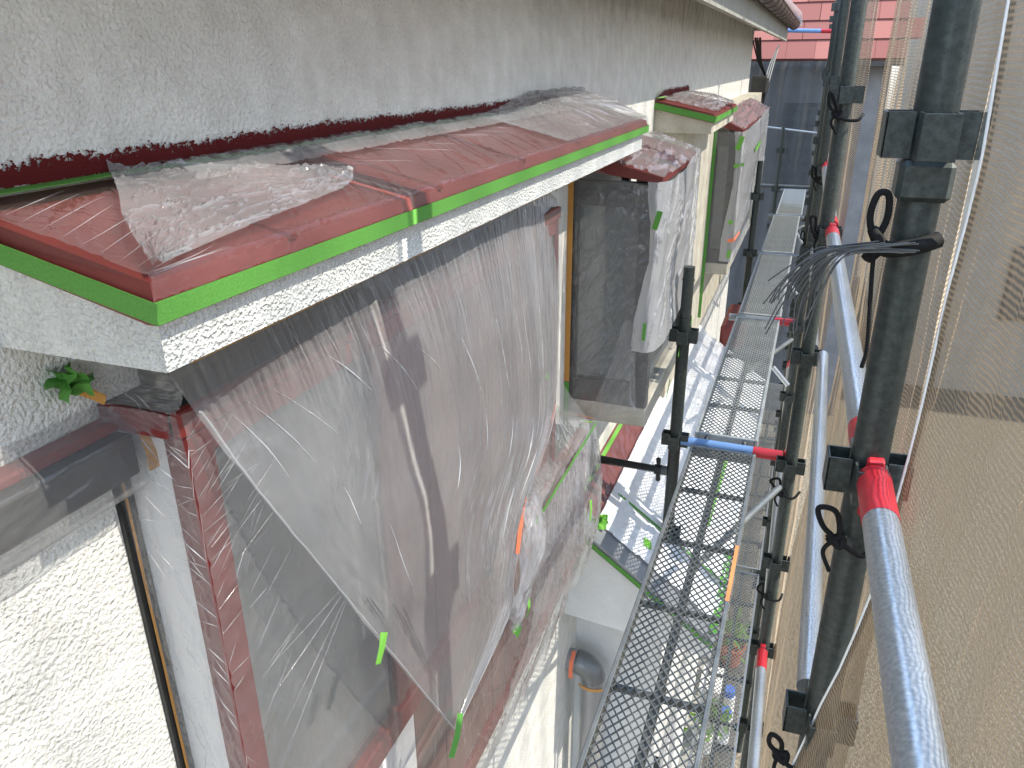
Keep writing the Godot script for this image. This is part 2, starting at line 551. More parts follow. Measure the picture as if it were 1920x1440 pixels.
# ---------------------------------------------------------------- house
func build_house():
	var h := thing("house", "white stuccoed house with red metal canopies and masked bay windows", "house", Vector3.ZERO)
	var m := MB.new()
	m.box(p(-1.1, -4.82, -1.6), p(-0.74, 0.46, 9.0))
	part("wall", m, M.stucco, h)
	# far volume below the second canopy
	m = MB.new()
	m.box(p(-0.7401, -1.70, 3.93), p(-0.60, -0.30, 9.0))
	part("wall", m, M.stucco_beige, h, "wall that stands forward under the far canopy")
	# ragged red paint left on the stucco above the first canopy
	m = MB.new()
	m.quad(p(-0.737, -0.113, -0.3), p(-0.737, -0.113, 2.36), p(-0.737, -0.078, 2.36), p(-0.737, -0.078, -0.3), Vector3.RIGHT)
	part("paint_band", m, paint_material(2.66), h, "ragged dark red paint along the top of the canopy")
	m = MB.new()
	m.quad(p(-0.737, -0.163, 3.87), p(-0.737, -0.163, 4.9), p(-0.737, -0.113, 4.9), p(-0.737, -0.113, 3.87), Vector3.RIGHT)
	part("paint_band", m, paint_material(1.0), h, "ragged dark red paint above the far canopy")
	# grime under the eave
	m = MB.new()
	m.quad(p(-0.7365, -0.06, 2.1), p(-0.7365, -0.06, 8.98), p(-0.7365, 0.34, 8.98), p(-0.7365, 0.34, 2.1), Vector3.RIGHT)
	part("grime", m, grime_material(), h, "green black mould stains under the eave")
	# eave: sloping soffit, fascia board, roof slab
	m = MB.new()
	m.hexa([p(-0.44, 0.205, -1.6), p(-0.7401, 0.345, -1.6), p(-0.7401, 0.345, 9.5), p(-0.44, 0.205, 9.5), p(-0.44, 0.225, -1.6), p(-0.7401, 0.37, -1.6), p(-0.7401, 0.37, 9.5), p(-0.44, 0.225, 9.5)])
	part("soffit", m, M.fascia, h)
	m = MB.new()
	m.box(p(-0.466, 0.2, -1.6), p(-0.438, 0.365, 9.52))
	part("fascia", m, M.fascia, h)
	m = MB.new()
	m.hexa([p(-0.40, 0.37, -1.6), p(-2.6, 1.36, -1.6), p(-2.6, 1.36, 9.55), p(-0.40, 0.37, 9.55), p(-0.40, 0.40, -1.6), p(-2.6, 1.39, -1.6), p(-2.6, 1.39, 9.55), p(-0.40, 0.40, 9.55)])
	part("roof", m, M.slate, h)
	# end wall above the soffit, closes the roof
	m = MB.new()
	m.box(p(-1.12, 0.30, 9.001), p(-0.47, 0.37, 9.4))
	part("eave_end", m, M.fascia, h)
	# gutter: half round with straps
	var gt := sub("gutter", h)
	m = MB.new()
	var prof := []
	for k in 9:
		var a := PI + PI * k / 8.0
		prof.append(Vector2(-0.382 + 0.056 * cos(a), 0.372 + 0.062 * sin(a)))
	for k in 8:
		var q0: Vector2 = prof[k]
		var q1: Vector2 = prof[k + 1]
		m.quad(p(q0.x, q0.y, -1.6), p(q0.x, q0.y, 9.55), p(q1.x, q1.y, 9.55), p(q1.x, q1.y, -1.6), Vector3(q0.x + 0.382, q0.y - 0.372, 0))
		for e in [-1.6, 9.55]:
			m.tri(p(-0.382, 0.372, e), p(q0.x, q0.y, e), p(q1.x, q1.y, e), Vector3(0, 0, -1))
	part("trough", m, M.gutter, gt)
	m = MB.new()
	m.tube([p(-0.326, 0.374, -1.6), p(-0.326, 0.374, 9.55)], 0.006, 8)
	part("lip", m, M.gutter, gt)
	for k in 14:
		m = MB.new()
		var pts := []
		for j in 7:
			var a := PI + PI * j / 6.0
			pts.append(p(-0.382 + 0.058 * cos(a), 0.372 + 0.064 * sin(a), 4.4 + k * 0.39))
		m.tube(pts, 0.006, 6)
		part("strap", m, M.gutter, gt)
	canopy(h, 0.49, 2.6, -0.515, -0.118, -0.172, [0.69, 1.06, 1.43, 1.80, 2.17])
	canopy(h, 3.87, 4.87, -0.455, -0.165, -0.225, [4.3, 4.62])
	bay_one(h)
	bay_small(h, -0.74, -0.445, -0.335, -1.21, 2.5, 3.3)
	bay_small(h, -0.60, -0.44, -0.385, -1.30, 5.15, 7.6)
	# shutter rail that runs along the wall into the first bay
	m = MB.new()
	m.cbox(p(-0.7401, -0.445, -0.4), p(-0.695, -0.392, 0.598), 0.004)
	var rl := part("shutter_rail", m, M.dark, h)
	m = MB.new()
	m.cbox(p(-0.7401, -0.391, -0.4), p(-0.712, -0.378, 0.598), 0.003)
	part("rail_lip", m, M.red_trim, rl)
	# lower roof of the porch
	var lr := sub("lower_roof", h)
	var ry := func(x: float) -> float: return -1.74 - 0.72 * (x + 0.62)
	m = MB.new()
	m.hexa([p(-0.7401, ry.call(-0.74) - 0.05, 2.53), p(-0.13, ry.call(-0.13) - 0.05, 2.53), p(-0.13, ry.call(-0.13) - 0.05, 5.28), p(-0.7401, ry.call(-0.74) - 0.05, 5.28), p(-0.7401, ry.call(-0.74) - 0.008, 2.53), p(-0.13, ry.call(-0.13) - 0.008, 2.53), p(-0.13, ry.call(-0.13) - 0.008, 5.28), p(-0.7401, ry.call(-0.74) - 0.008, 5.28)])
	part("roof_deck", m, M.dark, lr)
	var tl := MB.new()
	tl.hexa([Vector3(0, 0, 0), Vector3(0.17, -0.1224, 0), Vector3(0.17, -0.1224, -0.296), Vector3(0, 0, -0.296), Vector3(0, 0.006, 0), Vector3(0.17, -0.1004, 0), Vector3(0.17, -0.1004, -0.296), Vector3(0, 0.006, -0.296)])
	var tm := tl.mesh()
	for c in 3:
		for k in 9:
			var x := -0.62 + c * 0.165
			var o := put("tile", tm, M.slate, lr)
			o.position = p(x, ry.call(x) - 0.006, 2.6 + k * 0.299 + (0.0 if c % 2 == 0 else 0.0))
	m = MB.new()
	m.hexa([p(-0.7402, ry.call(-0.74), 2.56), p(-0.615, ry.call(-0.615), 2.56), p(-0.615, ry.call(-0.615), 5.3), p(-0.7402, ry.call(-0.74), 5.3), p(-0.7402, ry.call(-0.74) + 0.012, 2.56), p(-0.615, ry.call(-0.615) + 0.012, 2.56), p(-0.615, ry.call(-0.615) + 0.012, 5.3), p(-0.7402, ry.call(-0.74) + 0.012, 5.3)])
	part("wall_flashing", m, M.red, lr, "red metal flashing along the wall")
	m = MB.new()
	m.hexa([p(-0.7403, ry.call(-0.74) + 0.002, 2.5), p(-0.12, ry.call(-0.12) + 0.002, 2.5), p(-0.12, ry.call(-0.12) + 0.002, 2.63), p(-0.7403, ry.call(-0.74) + 0.002, 2.63), p(-0.7403, ry.call(-0.74) + 0.022, 2.5), p(-0.12, ry.call(-0.12) + 0.022, 2.5), p(-0.12, ry.call(-0.12) + 0.022, 2.63), p(-0.7403, ry.call(-0.74) + 0.022, 2.63)])
	part("verge_flashing", m, M.flash, lr, "grey metal strip over the near end of the lower roof")
	m = MB.new()
	m.cbox(p(-0.46, -1.86, 5.32), p(-0.30, -1.70, 5.9), 0.02)
	part("ridge_cap", m, M.red, lr, "red end block beyond the lower roof")
	# white gable panel under the verge and the porch wall behind it
	m = MB.new()
	m.hexa([p(-0.7404, -2.15, 2.55), p(-0.13, -2.2, 2.55), p(-0.13, -2.2, 2.70), p(-0.7404, -2.15, 2.70), p(-0.7404, ry.call(-0.74) - 0.002, 2.55), p(-0.13, ry.call(-0.13) - 0.002, 2.55), p(-0.13, ry.call(-0.13) - 0.002, 2.70), p(-0.7404, ry.call(-0.74) - 0.002, 2.70)])
	part("gable_panel", m, M.plain_wall, h, "smooth white panel under the end of the lower roof")
	m = MB.new()
	m.box(p(-0.7405, -4.82, 2.76), p(-0.36, -1.98, 5.2))
	part("porch_wall", m, M.plain_wall, h)
	# downspout with elbow, wrapped
	var ds := sub("downspout", h)
	m = MB.new()
	m.tube([p(-0.745, -2.47, 2.64), p(-0.70, -2.47, 2.64)], 0.05, 18)
	part("socket", m, M.grey_pipe, ds)
	m = MB.new()
	var el := []
	for k in 9:
		var a := PI / 2 * k / 8.0
		el.append(p(-0.70 + 0.075 * sin(a), -2.47 - 0.075 * (1 - cos(a)), 2.64))
	m.tube(el, 0.053, 18)
	part("elbow", m, M.galv_dark, ds)
	m = MB.new()
	m.tube([p(-0.625, -2.545, 2.64), p(-0.625, -4.8, 2.64)], 0.048, 18)
	part("pipe", m, M.downpipe, ds)

func paint_material(length: float) -> StandardMaterial3D:
	var w := int(minf(2048, length * 768))
	var hh := 36
	var im := Image.create(w, hh, false, Image.FORMAT_RGBA8)
	for y in hh:
		var t := 1.0 - float(y) / hh
		for x in w:
			var s := nz.get_noise_2d(x * 0.11, y * 0.11) * 0.6 + nz.get_noise_2d(x * 0.28 + 77, y * 0.28) * 0.45 + nz.get_noise_2d(x * 0.012, 5.0) * 0.25
			var thin := clampf(1.0 - float(x) / w * 3.2, 0, 1) * 0.55
			var need := lerpf(-1.0 + thin * 2.1, 0.55, pow(t, 1.3))
			if t < 0.12:
				need = -0.15
			im.set_pixel(x, hh - 1 - y if false else y, Color(1, 1, 1, 1.0 if s > need else 0.0))
	im.flip_y()
	var m := mat(srgb(88, 20, 22), 0.7)
	m.albedo_texture = ImageTexture.create_from_image(im)
	m.transparency = BaseMaterial3D.TRANSPARENCY_ALPHA_SCISSOR
	m.alpha_scissor_threshold = 0.5
	return m

func grime_material() -> StandardMaterial3D:
	var w := 1024
	var hh := 128
	var im := Image.create(w, hh, false, Image.FORMAT_RGBA8)
	for y in hh:
		for x in w:
			# streaks run down, spots sit between them
			var s := nz.get_noise_2d(x * 0.035, y * 0.004) * 0.5 + 0.5 * nz.get_noise_2d(x * 0.13 + 9, y * 0.02) + 0.5 * nz.get_noise_2d(x * 0.35, y * 0.35)
			var e := nz.get_noise_2d(x * 0.006 + 31, y * 0.02)
			var reach := clampf(float(y) / hh * 1.15 - 0.18 + e * 0.5, 0.0, 1.0)
			var a := clampf((s + 0.25) * reach, 0, 1) * 0.45
			im.set_pixel(x, y, Color(0.30, 0.27, 0.2, a))
	var m := mat(Color.WHITE, 0.95)
	m.albedo_texture = ImageTexture.create_from_image(im)
	m.transparency = BaseMaterial3D.TRANSPARENCY_ALPHA
	return m

func canopy(h: Node, d0: float, d1: float, xf: float, yw: float, yf: float, seams: Array):
	var c := sub("canopy", h)
	var m := MB.new()
	# sheet with a folded edge
	m.hexa([p(-0.7405, yw - 0.02, d0), p(xf, yf - 0.016, d0), p(xf, yf - 0.016, d1), p(-0.7405, yw - 0.02, d1), p(-0.7405, yw, d0), p(xf - 0.004, yf, d0 + 0.004), p(xf - 0.004, yf, d1 - 0.004), p(-0.7405, yw, d1)])
	part("roof_sheet", m, M.red, c)
	m = MB.new()
	# drip edge under the sheet on three sides
	m.box(p(xf - 0.012, yf - 0.038, d0 + 0.001), p(xf - 0.001, yf - 0.0161, d1 - 0.001))
	part("drip_edge", m, M.red, c)
	for e in [d0 + 0.001, d1 - 0.012]:
		m = MB.new()
		m.hexa([p(-0.7405, yw - 0.040, e), p(xf - 0.0121, yf - 0.038, e), p(xf - 0.0121, yf - 0.038, e + 0.011), p(-0.7405, yw - 0.040, e + 0.011), p(-0.7405, yw - 0.0201, e), p(xf - 0.0121, yf - 0.0161, e), p(xf - 0.0121, yf - 0.0161, e + 0.011), p(-0.7405, yw - 0.0201, e + 0.011)])
		part("drip_edge", m, M.red, c)
	var sl := (yf - yw) / (xf + 0.74)
	for s in seams:
		m = MB.new()
		m.hexa([p(-0.739, yw - 0.001, s), p(xf, yf - 0.002, s), p(xf, yf - 0.002, s + 0.012), p(-0.739, yw - 0.001, s + 0.012), p(-0.739, yw + 0.004, s + 0.003), p(xf + 0.001, yf + 0.003, s + 0.003), p(xf + 0.001, yf + 0.003, s + 0.009), p(-0.739, yw + 0.004, s + 0.009)])
		part("seam", m, M.red, c)
	# stuccoed box below
	m = MB.new()
	var e0 := d0 + 0.013
	var e1 := d1 - 0.013
	m.hexa([p(-0.7402, yf - 0.088, e0), p(xf - 0.013, yf - 0.088, e0), p(xf - 0.013, yf - 0.088, e1), p(-0.7402, yf - 0.088, e1), p(-0.7402, yw - 0.021, e0), p(xf - 0.013, yf - 0.0162, e0), p(xf - 0.013, yf - 0.0162, e1), p(-0.7402, yw - 0.021, e1)])
	part("stucco_box", m, M.stucco_rough if d0 < 1 else M.stucco_beige, c)

func bay_one(h: Node):
	var b := sub("bay_window", h)
	var xf := -0.63
	var m := MB.new()
	m.box(p(-0.7406, -1.186, 0.64), p(-0.66, -0.387, 2.0))
	part("case", m, M.dark, b)
	m = MB.new()
	m.box(p(-0.7406, -1.66, 0.64), p(-0.66, -1.187, 2.38))
	part("case", m, M.dark, b)
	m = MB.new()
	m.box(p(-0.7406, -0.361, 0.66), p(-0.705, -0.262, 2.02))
	part("shade_board", m, M.dark, b, "dark board added to deepen the shade between the bay and the canopy")  # added board; its dark colour paints the shade under the canopy
	m = MB.new()
	m.cbox(p(-0.7407, -0.386, 0.603), p(xf - 0.012, -0.362, 2.035), 0.003)
	part("top_cap", m, M.dark, b)  # dark colour stands for the canopy's shade on the red cap
	m = MB.new()
	m.cbox(p(xf - 0.0115, -0.392, 0.6), p(xf + 0.004, -0.360, 2.037), 0.003)
	part("cap_edge", m, M.red_trim, b)
	m = MB.new()
	m.cbox(p(-0.7407, -0.392, 0.594), p(xf - 0.012, -0.3605, 0.6025), 0.002)
	part("cap_edge", m, M.red_trim, b)
	m = MB.new()
	m.box(p(-0.7408, -1.66, 0.612), p(xf - 0.0345, -0.387, 0.639))
	part("side_panel", m, M.panel, b, "pale side panel")
	for q in [[0.606, -0.3925, -1.665], [2.001, -0.3925, -1.184], [2.375, -1.236, -1.665]]:
		m = MB.new()
		m.cbox(p(xf - (0.034 if q[0] < 1.0 else 0.0215), q[2], q[0]), p(xf, q[1], q[0] + (0.046 if q[0] < 1.0 else 0.03)), 0.003)
		part("post", m, M.red_post, b)
	m = MB.new()
	m.cbox(p(xf - 0.02, -0.43, 0.653), p(xf - 0.001, -0.3925, 2.0), 0.003)
	part("rail", m, M.red_trim, b)
	m = MB.new()
	m.cbox(p(-0.66, -1.235, 0.653), p(xf + 0.008, -1.185, 2.374), 0.003)
	part("sill", m, M.red_trim, b)
	m = MB.new()
	m.cbox(p(-0.7408, -1.71, 0.60), p(xf + 0.006, -1.666, 2.41), 0.003)
	part("bottom_rail", m, M.red_trim, b)
	m = MB.new()
	m.box(p(-0.7409, -1.75, 0.588), p(-0.733, -0.455, 0.611))
	part("gap_seal", m, M.iron, b, "dark open joint between the bay and the wall")
	# glazed part near the corner, boarded shutter case beyond it
	m = MB.new()
	m.box(p(-0.6595, -1.184, 0.653), p(-0.652, -0.431, 1.02))
	part("curtain", m, M.panel, b)
	m = MB.new()
	m.box(p(-0.646, -1.184, 0.653), p(-0.642, -0.431, 1.02))
	part("pane", m, M.glass, b)
	m = MB.new()
	m.cbox(p(-0.655, -1.184, 1.021), p(xf - 0.002, -0.431, 1.05), 0.002)
	part("mullion", m, M.red_board, b)
	for k in 6:
		m = MB.new()
		var d := 1.052 + k * 0.158
		m.cbox(p(-0.6595, -1.184, d), p(xf - 0.006 - 0.002 * (k % 2), -0.431, d + 0.155), 0.003)
		part("board", m, M.red_board, b)
	for k in 12:
		m = MB.new()
		var d := 0.653 + k * 0.1434
		m.cbox(p(-0.6595, -1.664, d), p(xf - 0.006 - 0.002 * (k % 2), -1.236, d + 0.1412), 0.003)
		part("board", m, M.panel if k < 3 else M.red_board, b)

func bay_small(h: Node, xw: float, xf: float, y1: float, y0: float, d0: float, d1: float):
	var b := sub("bay_window", h)
	var m := MB.new()
	# sloping red top
	m.hexa([p(xw - 0.0003, y1 + 0.02, d0 - 0.01), p(xf + 0.01, y1 - 0.02, d0 - 0.01), p(xf + 0.01, y1 - 0.02, d1 + 0.01), p(xw - 0.0003, y1 + 0.02, d1 + 0.01), p(xw - 0.0003, y1 + 0.075, d0 - 0.01), p(xf + 0.01, y1, d0 - 0.01), p(xf + 0.01, y1, d1 + 0.01), p(xw - 0.0003, y1 + 0.075, d1 + 0.01)])
	part("top_cap", m, M.red, b)
	m = MB.new()
	m.cbox(p(xw - 0.0002, y0 + 0.001, d0), p(xf, y0 + 0.075, d1), 0.004)
	part("base", m, M.beige, b)
	for q in [[xw - 0.0004, xw + 0.03], [xf - 0.06, xf]]:
		for d in [d0, d1 - 0.04]:
			m = MB.new()
			m.box(p(q[0], y0 + 0.0755, d), p(q[1], y1 - 0.0205, d + 0.04))
			part("post", m, M.dark, b)
	m = MB.new()
	m.box(p(xw + 0.0305, y1 - 0.1, d0 + 0.002), p(xf - 0.0605, y1 - 0.0205, d0 + 0.036))
	part("rail", m, M.dark, b)
	m = MB.new()
	m.box(p(xw + 0.0305, y0 + 0.0755, d0 + 0.002), p(xf - 0.0605, y0 + 0.16, d0 + 0.036))
	part("rail", m, M.dark, b)
	m = MB.new()
	m.box(p(xw + 0.031, y0 + 0.161, d0 + 0.014), p(xf - 0.061, y1 - 0.101, d0 + 0.019))
	part("pane", m, M.glass, b)
	m = MB.new()
	m.box(p(xw + 0.031, y0 + 0.161, d0 + 0.06), p(xf - 0.061, y1 - 0.101, d0 + 0.066))
	part("curtain", m, M.curtain, b)
	m = MB.new()
	m.box(p(xf - 0.03, y0 + 0.0755, d0 + 0.041), p(xf - 0.025, y1 - 0.0205, d1 - 0.041))
	part("pane", m, M.glass, b)
	m = MB.new()
	m.box(p(xf - 0.09, y0 + 0.0755, d0 + 0.07), p(xf - 0.084, y1 - 0.0205, d1 - 0.07))
	part("curtain", m, M.curtain, b)

# ---------------------------------------------------------------- neighbours
func build_neighbours():
	# house with a red tiled roof beyond the end of the wall
	var h := thing("neighbour_house", "grey neighbouring house with salmon red tiled roof beyond the scaffold", "house", Vector3.ZERO)
	var m := MB.new()
	m.box(p(-3.5, -4.82, 11.3), p(0.75, 0.02, 17.0))
	part("wall", m, M.siding, h)
	m = MB.new()
	m.box(p(-3.6, -0.06, 10.95), p(0.85, 0.0, 11.3))
	part("eave", m, M.dark, h)
	m = MB.new()
	m.hexa([p(-3.6, 0.0, 10.96), p(0.85, 0.0, 10.96), p(0.85, 2.6, 13.2), p(-3.6, 2.6, 13.2), p(-3.6, 0.01, 10.94), p(0.85, 0.01, 10.94), p(0.85, 2.62, 13.18), p(-3.6, 2.62, 13.18)])
	var rf := part("roof", m, M.tile_red[1], h)
	var tl := MB.new()
	tl.hexa([Vector3(0, 0, 0.012), Vector3(0.336, 0, 0.012), Vector3(0.336, 0.232, -0.202), Vector3(0, 0.232, -0.202), Vector3(0, 0.012, 0.026), Vector3(0.336, 0.012, 0.026), Vector3(0.336, 0.24, -0.196), Vector3(0, 0.24, -0.196)])
	var tm := tl.mesh()
	for r in 6:
		for k in 9:
			var o := put("tile", tm, M.tile_red[rng.randi() % 3], rf)
			o.position = p(-2.2 + k * 0.34 + (0.17 if r % 2 else 0.0) + rng.randf() * 0.004, 0.015 + r * 0.222 + rng.randf() * 0.004, 10.95 + r * 0.1915)
	for q in [[-1.6, -0.9], [-0.45, 0.2]]:
		m = MB.new()
		m.cbox(p(q[0], -1.6, 11.25), p(q[1], -0.5, 11.301), 0.01)
		var w := part("window", m, M.dark, h)
		m = MB.new()
		m.box(p(q[0] + 0.05, -1.55, 11.246), p(q[1] - 0.05, -0.55, 11.2495))
		part("pane", m, M.glass, w)
	# pale house outside the sheeting
	h = thing("pale_house", "pale house outside the scaffold seen hazily through the mesh sheeting", "house", Vector3.ZERO)
	m = MB.new()
	m.box(p(1.5, -4.82, 13.0), p(9.5, 2.6, 20.0))
	part("wall", m, M.siding_light, h)
	m = MB.new()
	m.hexa([p(1.2, 2.6, 12.6), p(9.8, 2.6, 12.6), p(9.8, 4.3, 16.5), p(1.2, 4.3, 16.5), p(1.2, 2.7, 12.6), p(9.8, 2.7, 12.6), p(9.8, 4.4, 16.5), p(1.2, 4.4, 16.5)])
	part("roof", m, M.siding, h)
	for k in 3:
		for r in 2:
			m = MB.new()
			m.cbox(p(2.9 + k * 2.2, -1.4 - r * 2.2, 12.95), p(4.1 + k * 2.2, -0.3 - r * 2.2, 13.001), 0.01)
			var w := part("window", m, M.dark, h)
			m = MB.new()
			m.box(p(2.95 + k * 2.2, -1.35 - r * 2.2, 12.945), p(4.05 + k * 2.2, -0.35 - r * 2.2, 12.949))
			part("pane", m, M.glass, w)

# ---------------------------------------------------------------- films
func build_films():
	var o: MeshInstance3D
	# A: tight film over the first canopy
	var yr := func(x: float) -> float: return -0.118 - (x + 0.74) * 0.24
	var rows := []
	for x in [-0.738, -0.68, -0.60, -0.53, -0.516]:
		var r := []
		for k in 9:
			r.append(p(x, yr.call(x) + 0.006, lerpf(0.492, 2.598, k / 8.0)))
		rows.append(r)
	var lastr := []
	for k in 9:
		lastr.append(p(-0.5125, -0.188, lerpf(0.488, 2.60, k / 8.0)))
	rows.append(lastr)
	var th := thing("canopy_film", "clear masking film stretched over the long red canopy roof", "plastic film", Vector3.ZERO)
	var m := sheet(rows, 640, 80, Vector3.UP, func(u, v):
		var edge := smoothstep(0.55, 0.95, v)
		var gather := crease(u * 130.0, v * 2.0, 0.4) * 0.0035 * edge
		var long := crease(u * 22.0 + v * 3.0, v * 1.1 + u * 3.0, 0.82) * 0.002 * (1.0 - edge)
		var rise := smoothstep(0.14, 0.0, absf(v - 0.1)) * smoothstep(0.05, 0.25, u) * 0.012
		return gather + long + rise * 0.4 * (0.7 + 0.5 * nz.get_noise_2d(u * 14, v * 3)))
	part("taut_sheet", m, M.film_tight, th)
	var cr_ := rows
	var on_roof := func(u, v): return patch(cr_, u, v) + Vector3(0, 0.0006, 0)
	for k in 12:
		var v := 0.1 + k * 0.055
		pleat_or_glint(th, on_roof, Vector2(0.004, v + 0.09), Vector2(0.05 + 0.03 * absf(nz.get_noise_1d(k * 3.0)), v - 0.02), 0.0, 0.0007)
	for k in 22:
		var u := 0.12 + 0.8 * k / 21.0 + nz.get_noise_1d(k * 4.0) * 0.03
		var v := 0.2 + 0.25 * absf(nz.get_noise_1d(k * 2.0 + 20))
		pleat_or_glint(th, on_roof, Vector2(u, v), Vector2(u + 0.05, v + 0.1), 0.0, 0.0006)
	# crumpled doubled corner of the same film
	var f2 := thing("crumpled_film", "crumpled whitish triangle of film lying on the near end of the long canopy", "plastic film", Vector3.ZERO)
	var q := func(x: float, d: float) -> Vector3: return p(x, yr.call(x) + 0.014, d)
	rows = [
		[q.call(-0.735, 0.672), q.call(-0.70, 0.77), q.call(-0.655, 0.87), q.call(-0.60, 0.962)],
		[q.call(-0.66, 0.61), q.call(-0.638, 0.70), q.call(-0.60, 0.79), q.call(-0.565, 0.89)],
		[q.call(-0.60, 0.555), q.call(-0.585, 0.61), q.call(-0.565, 0.67), q.call(-0.54, 0.73)],
		[q.call(-0.516, 0.498), q.call(-0.5155, 0.502), q.call(-0.515, 0.507), q.call(-0.5145, 0.512)]]
	m = sheet(rows, 130, 130, Vector3.UP, func(u, v):
		return nz.get_noise_2d(u * 2.0, v * 2.0) * 0.004 + crease(u * 2.6 + v, v * 2.2, 0.8) * 0.004 + crease(u * 2.0 - v * 2.0, v * 3.0 + u * 2.0, 0.85) * 0.0035 + 0.002)
	part("sheet", m, M.film_loose, f2)
	# strip of slack film against the wall
	var f3 := thing("slack_film", "slack milky strip of film between the long canopy and the wall", "plastic film", Vector3.ZERO)
	rows = []
	for x in [-0.737, -0.72, -0.695, -0.672]:
		var r := []
		for k in 9:
			r.append(p(x, yr.call(x) + 0.010, lerpf(0.74, 2.3, k / 8.0)))
		rows.append(r)
	m = sheet(rows, 260, 16, Vector3.UP, func(u, v):
		return sin(v * PI) * (0.008 + 0.004 * nz.get_noise_2d(u * 9.0, 1.0)) + crease(u * 24.0 + v, v * 1.0, 0.6) * 0.003)
	part("sheet", m, M.film_loose, f3)
	# billow at the far end
	var f4 := thing("billowed_film", "puffed up film over the far end of the long canopy", "plastic film", Vector3.ZERO)
	rows = []
	for x in [-0.735, -0.66, -0.58, -0.516]:
		var r := []
		for k in 6:
			r.append(p(x, yr.call(x) + 0.011, lerpf(1.72, 2.612, k / 5.0)))
		rows.append(r)
	m = sheet(rows, 150, 90, Vector3.UP, func(u, v):
		var b := smoothstep(0.0, 0.45, u) * smoothstep(1.0, 0.93, u) * smoothstep(1.0, 0.55, v)
		var fan := atan2(v - 0.05, u - 0.3)
		return b * 0.034 * (1.0 - 0.5 * v) + b * crease(fan * 5.0, u * 1.0, 0.6) * 0.008 + crease(u * 6, v * 4, 0.8) * 0.002)
	part("sheet", m, M.film_loose, f4)

	# B: loose drape hung from the canopy over the first bay, pulled to a point below
	var L := [p(-0.60, -0.275, 0.555), p(-0.612, -0.367, 0.617), p(-0.592, -0.451, 0.645), p(-0.57, -0.539, 0.679), p(-0.552, -0.675, 0.745), p(-0.535, -0.814, 0.812), p(-0.515, -1.204, 1.02)]
	var R := [p(-0.66, -0.36, 2.10), p(-0.63, -0.60, 2.03), p(-0.61, -0.93, 1.95), p(-0.58, -1.05, 1.62), p(-0.56, -1.17, 1.47), p(-0.545, -1.222, 1.405), p(-0.514, -1.206, 1.028)]
	rows = []
	for k in 7:
		var r := []
		for j in 7:
			var u := j / 6.0
			var c: Vector3 = L[k].lerp(R[k], u)
			if k == 0:
				c = p(-0.60 - 0.06 * smoothstep(0.6, 1.0, u), -0.262 - 0.09 * smoothstep(0.85, 1.0, u), lerpf(0.555, 2.10, u))
			elif k < 6:
				c.x += sin(u * PI) * [0.0, 0.072, 0.08, 0.072, 0.056, 0.03, 0.0][k]
			r.append(c)
		rows.append(r)
	var f5 := thing("draped_film", "large loose translucent film hanging from the long canopy to a taped point", "plastic film", Vector3.ZERO)
	m = sheet(rows, 820, 130, Vector3.RIGHT, func(u, v):
		var k := smoothstep(0.0, 0.06, v)
		var top := (crease(u * 62.0 + v * 3.0, v * 1.1, 0.2) - 0.4) * 0.0055 * smoothstep(0.45, 0.02, v) * smoothstep(0.0, 0.03, v)
		var pick := smoothstep(0.1, 0.45, nz.get_noise_2d(u * 5.0 + 3.0, v * 2.6))
		var mid := crease(u * 16.0 + sin(v * 3.0) * 0.3, v * 0.6 + u, 0.88) * 0.0035 * pick * k * smoothstep(1.0, 0.85, v)
		var slow := nz.get_noise_2d(u * 3.5, v * 1.2) * 0.012 * k * smoothstep(1.0, 0.7, v)
		var fan := crease(u * 46.0, v * 0.8 + 7.0, 0.5) * 0.003 * smoothstep(0.62, 0.95, u) * k
		return top + mid + slow + fan)
	part("sheet", m, M.film_drape, f5)
	var dr := rows
	var on_drape := func(u, v): return patch(dr, u, v) + Vector3(nz.get_noise_2d(u * 3.5, v * 1.2) * 0.012 * smoothstep(0.0, 0.06, v) * smoothstep(1.0, 0.7, v) + 0.0005, 0, 0)
	for w in [[0.03, 0.18, 0.05, 0.36, 1.6], [0.05, 0.16, 0.09, 0.33, 1.2], [0.08, 0.15, 0.13, 0.27, 1.0], [0.16, 0.12, 0.2, 0.2, 2.0], [0.24, 0.13, 0.28, 0.22, 1.8], [0.3, 0.15, 0.34, 0.2, 1.0], [0.41, 0.16, 0.44, 0.25, 1.6], [0.45, 0.27, 0.46, 0.36, 1.0], [0.52, 0.14, 0.55, 0.26, 1.7], [0.56, 0.3, 0.57, 0.38, 1.2], [0.36, 0.34, 0.38, 0.43, 1.5], [0.62, 0.15, 0.64, 0.24, 1.5], [0.66, 0.15, 0.68, 0.25, 1.7], [0.70, 0.32, 0.72, 0.42, 1.3], [0.74, 0.14, 0.76, 0.36, 1.4], [0.79, 0.13, 0.80, 0.30, 1.7], [0.80, 0.33, 0.80, 0.48, 1.2], [0.86, 0.1, 0.87, 0.36, 1.0], [0.91, 0.12, 0.91, 0.5, 1.0], [0.95, 0.15, 0.95, 0.46, 0.9], [0.68, 0.45, 0.69, 0.55, 1.1], [0.2, 0.5, 0.22, 0.66, 1.0], [0.12, 0.4, 0.14, 0.5, 1.1]]:
		pleat_or_glint(f5, on_drape, Vector2(w[0], w[1]), Vector2(w[2], w[3]), 0.0015, w[4] * 0.0008, M.painted_glint)  # whiter tubes along the drape paint its highlight streaks
	for k in 40:
		var u := 0.1 + 0.88 * k / 39.0 + nz.get_noise_1d(k * 3.3) * 0.012
		var v1 := 0.14 + 0.1 * absf(nz.get_noise_1d(k * 2.1 + 60)) + 0.1 * smoothstep(0.6, 1.0, u)
		pleat_or_glint(f5, on_drape, Vector2(u, 0.012), Vector2(u + 0.01, v1), 0.004, 0.0008)
	# rolled hem along its slanting edge
	m = MB.new()
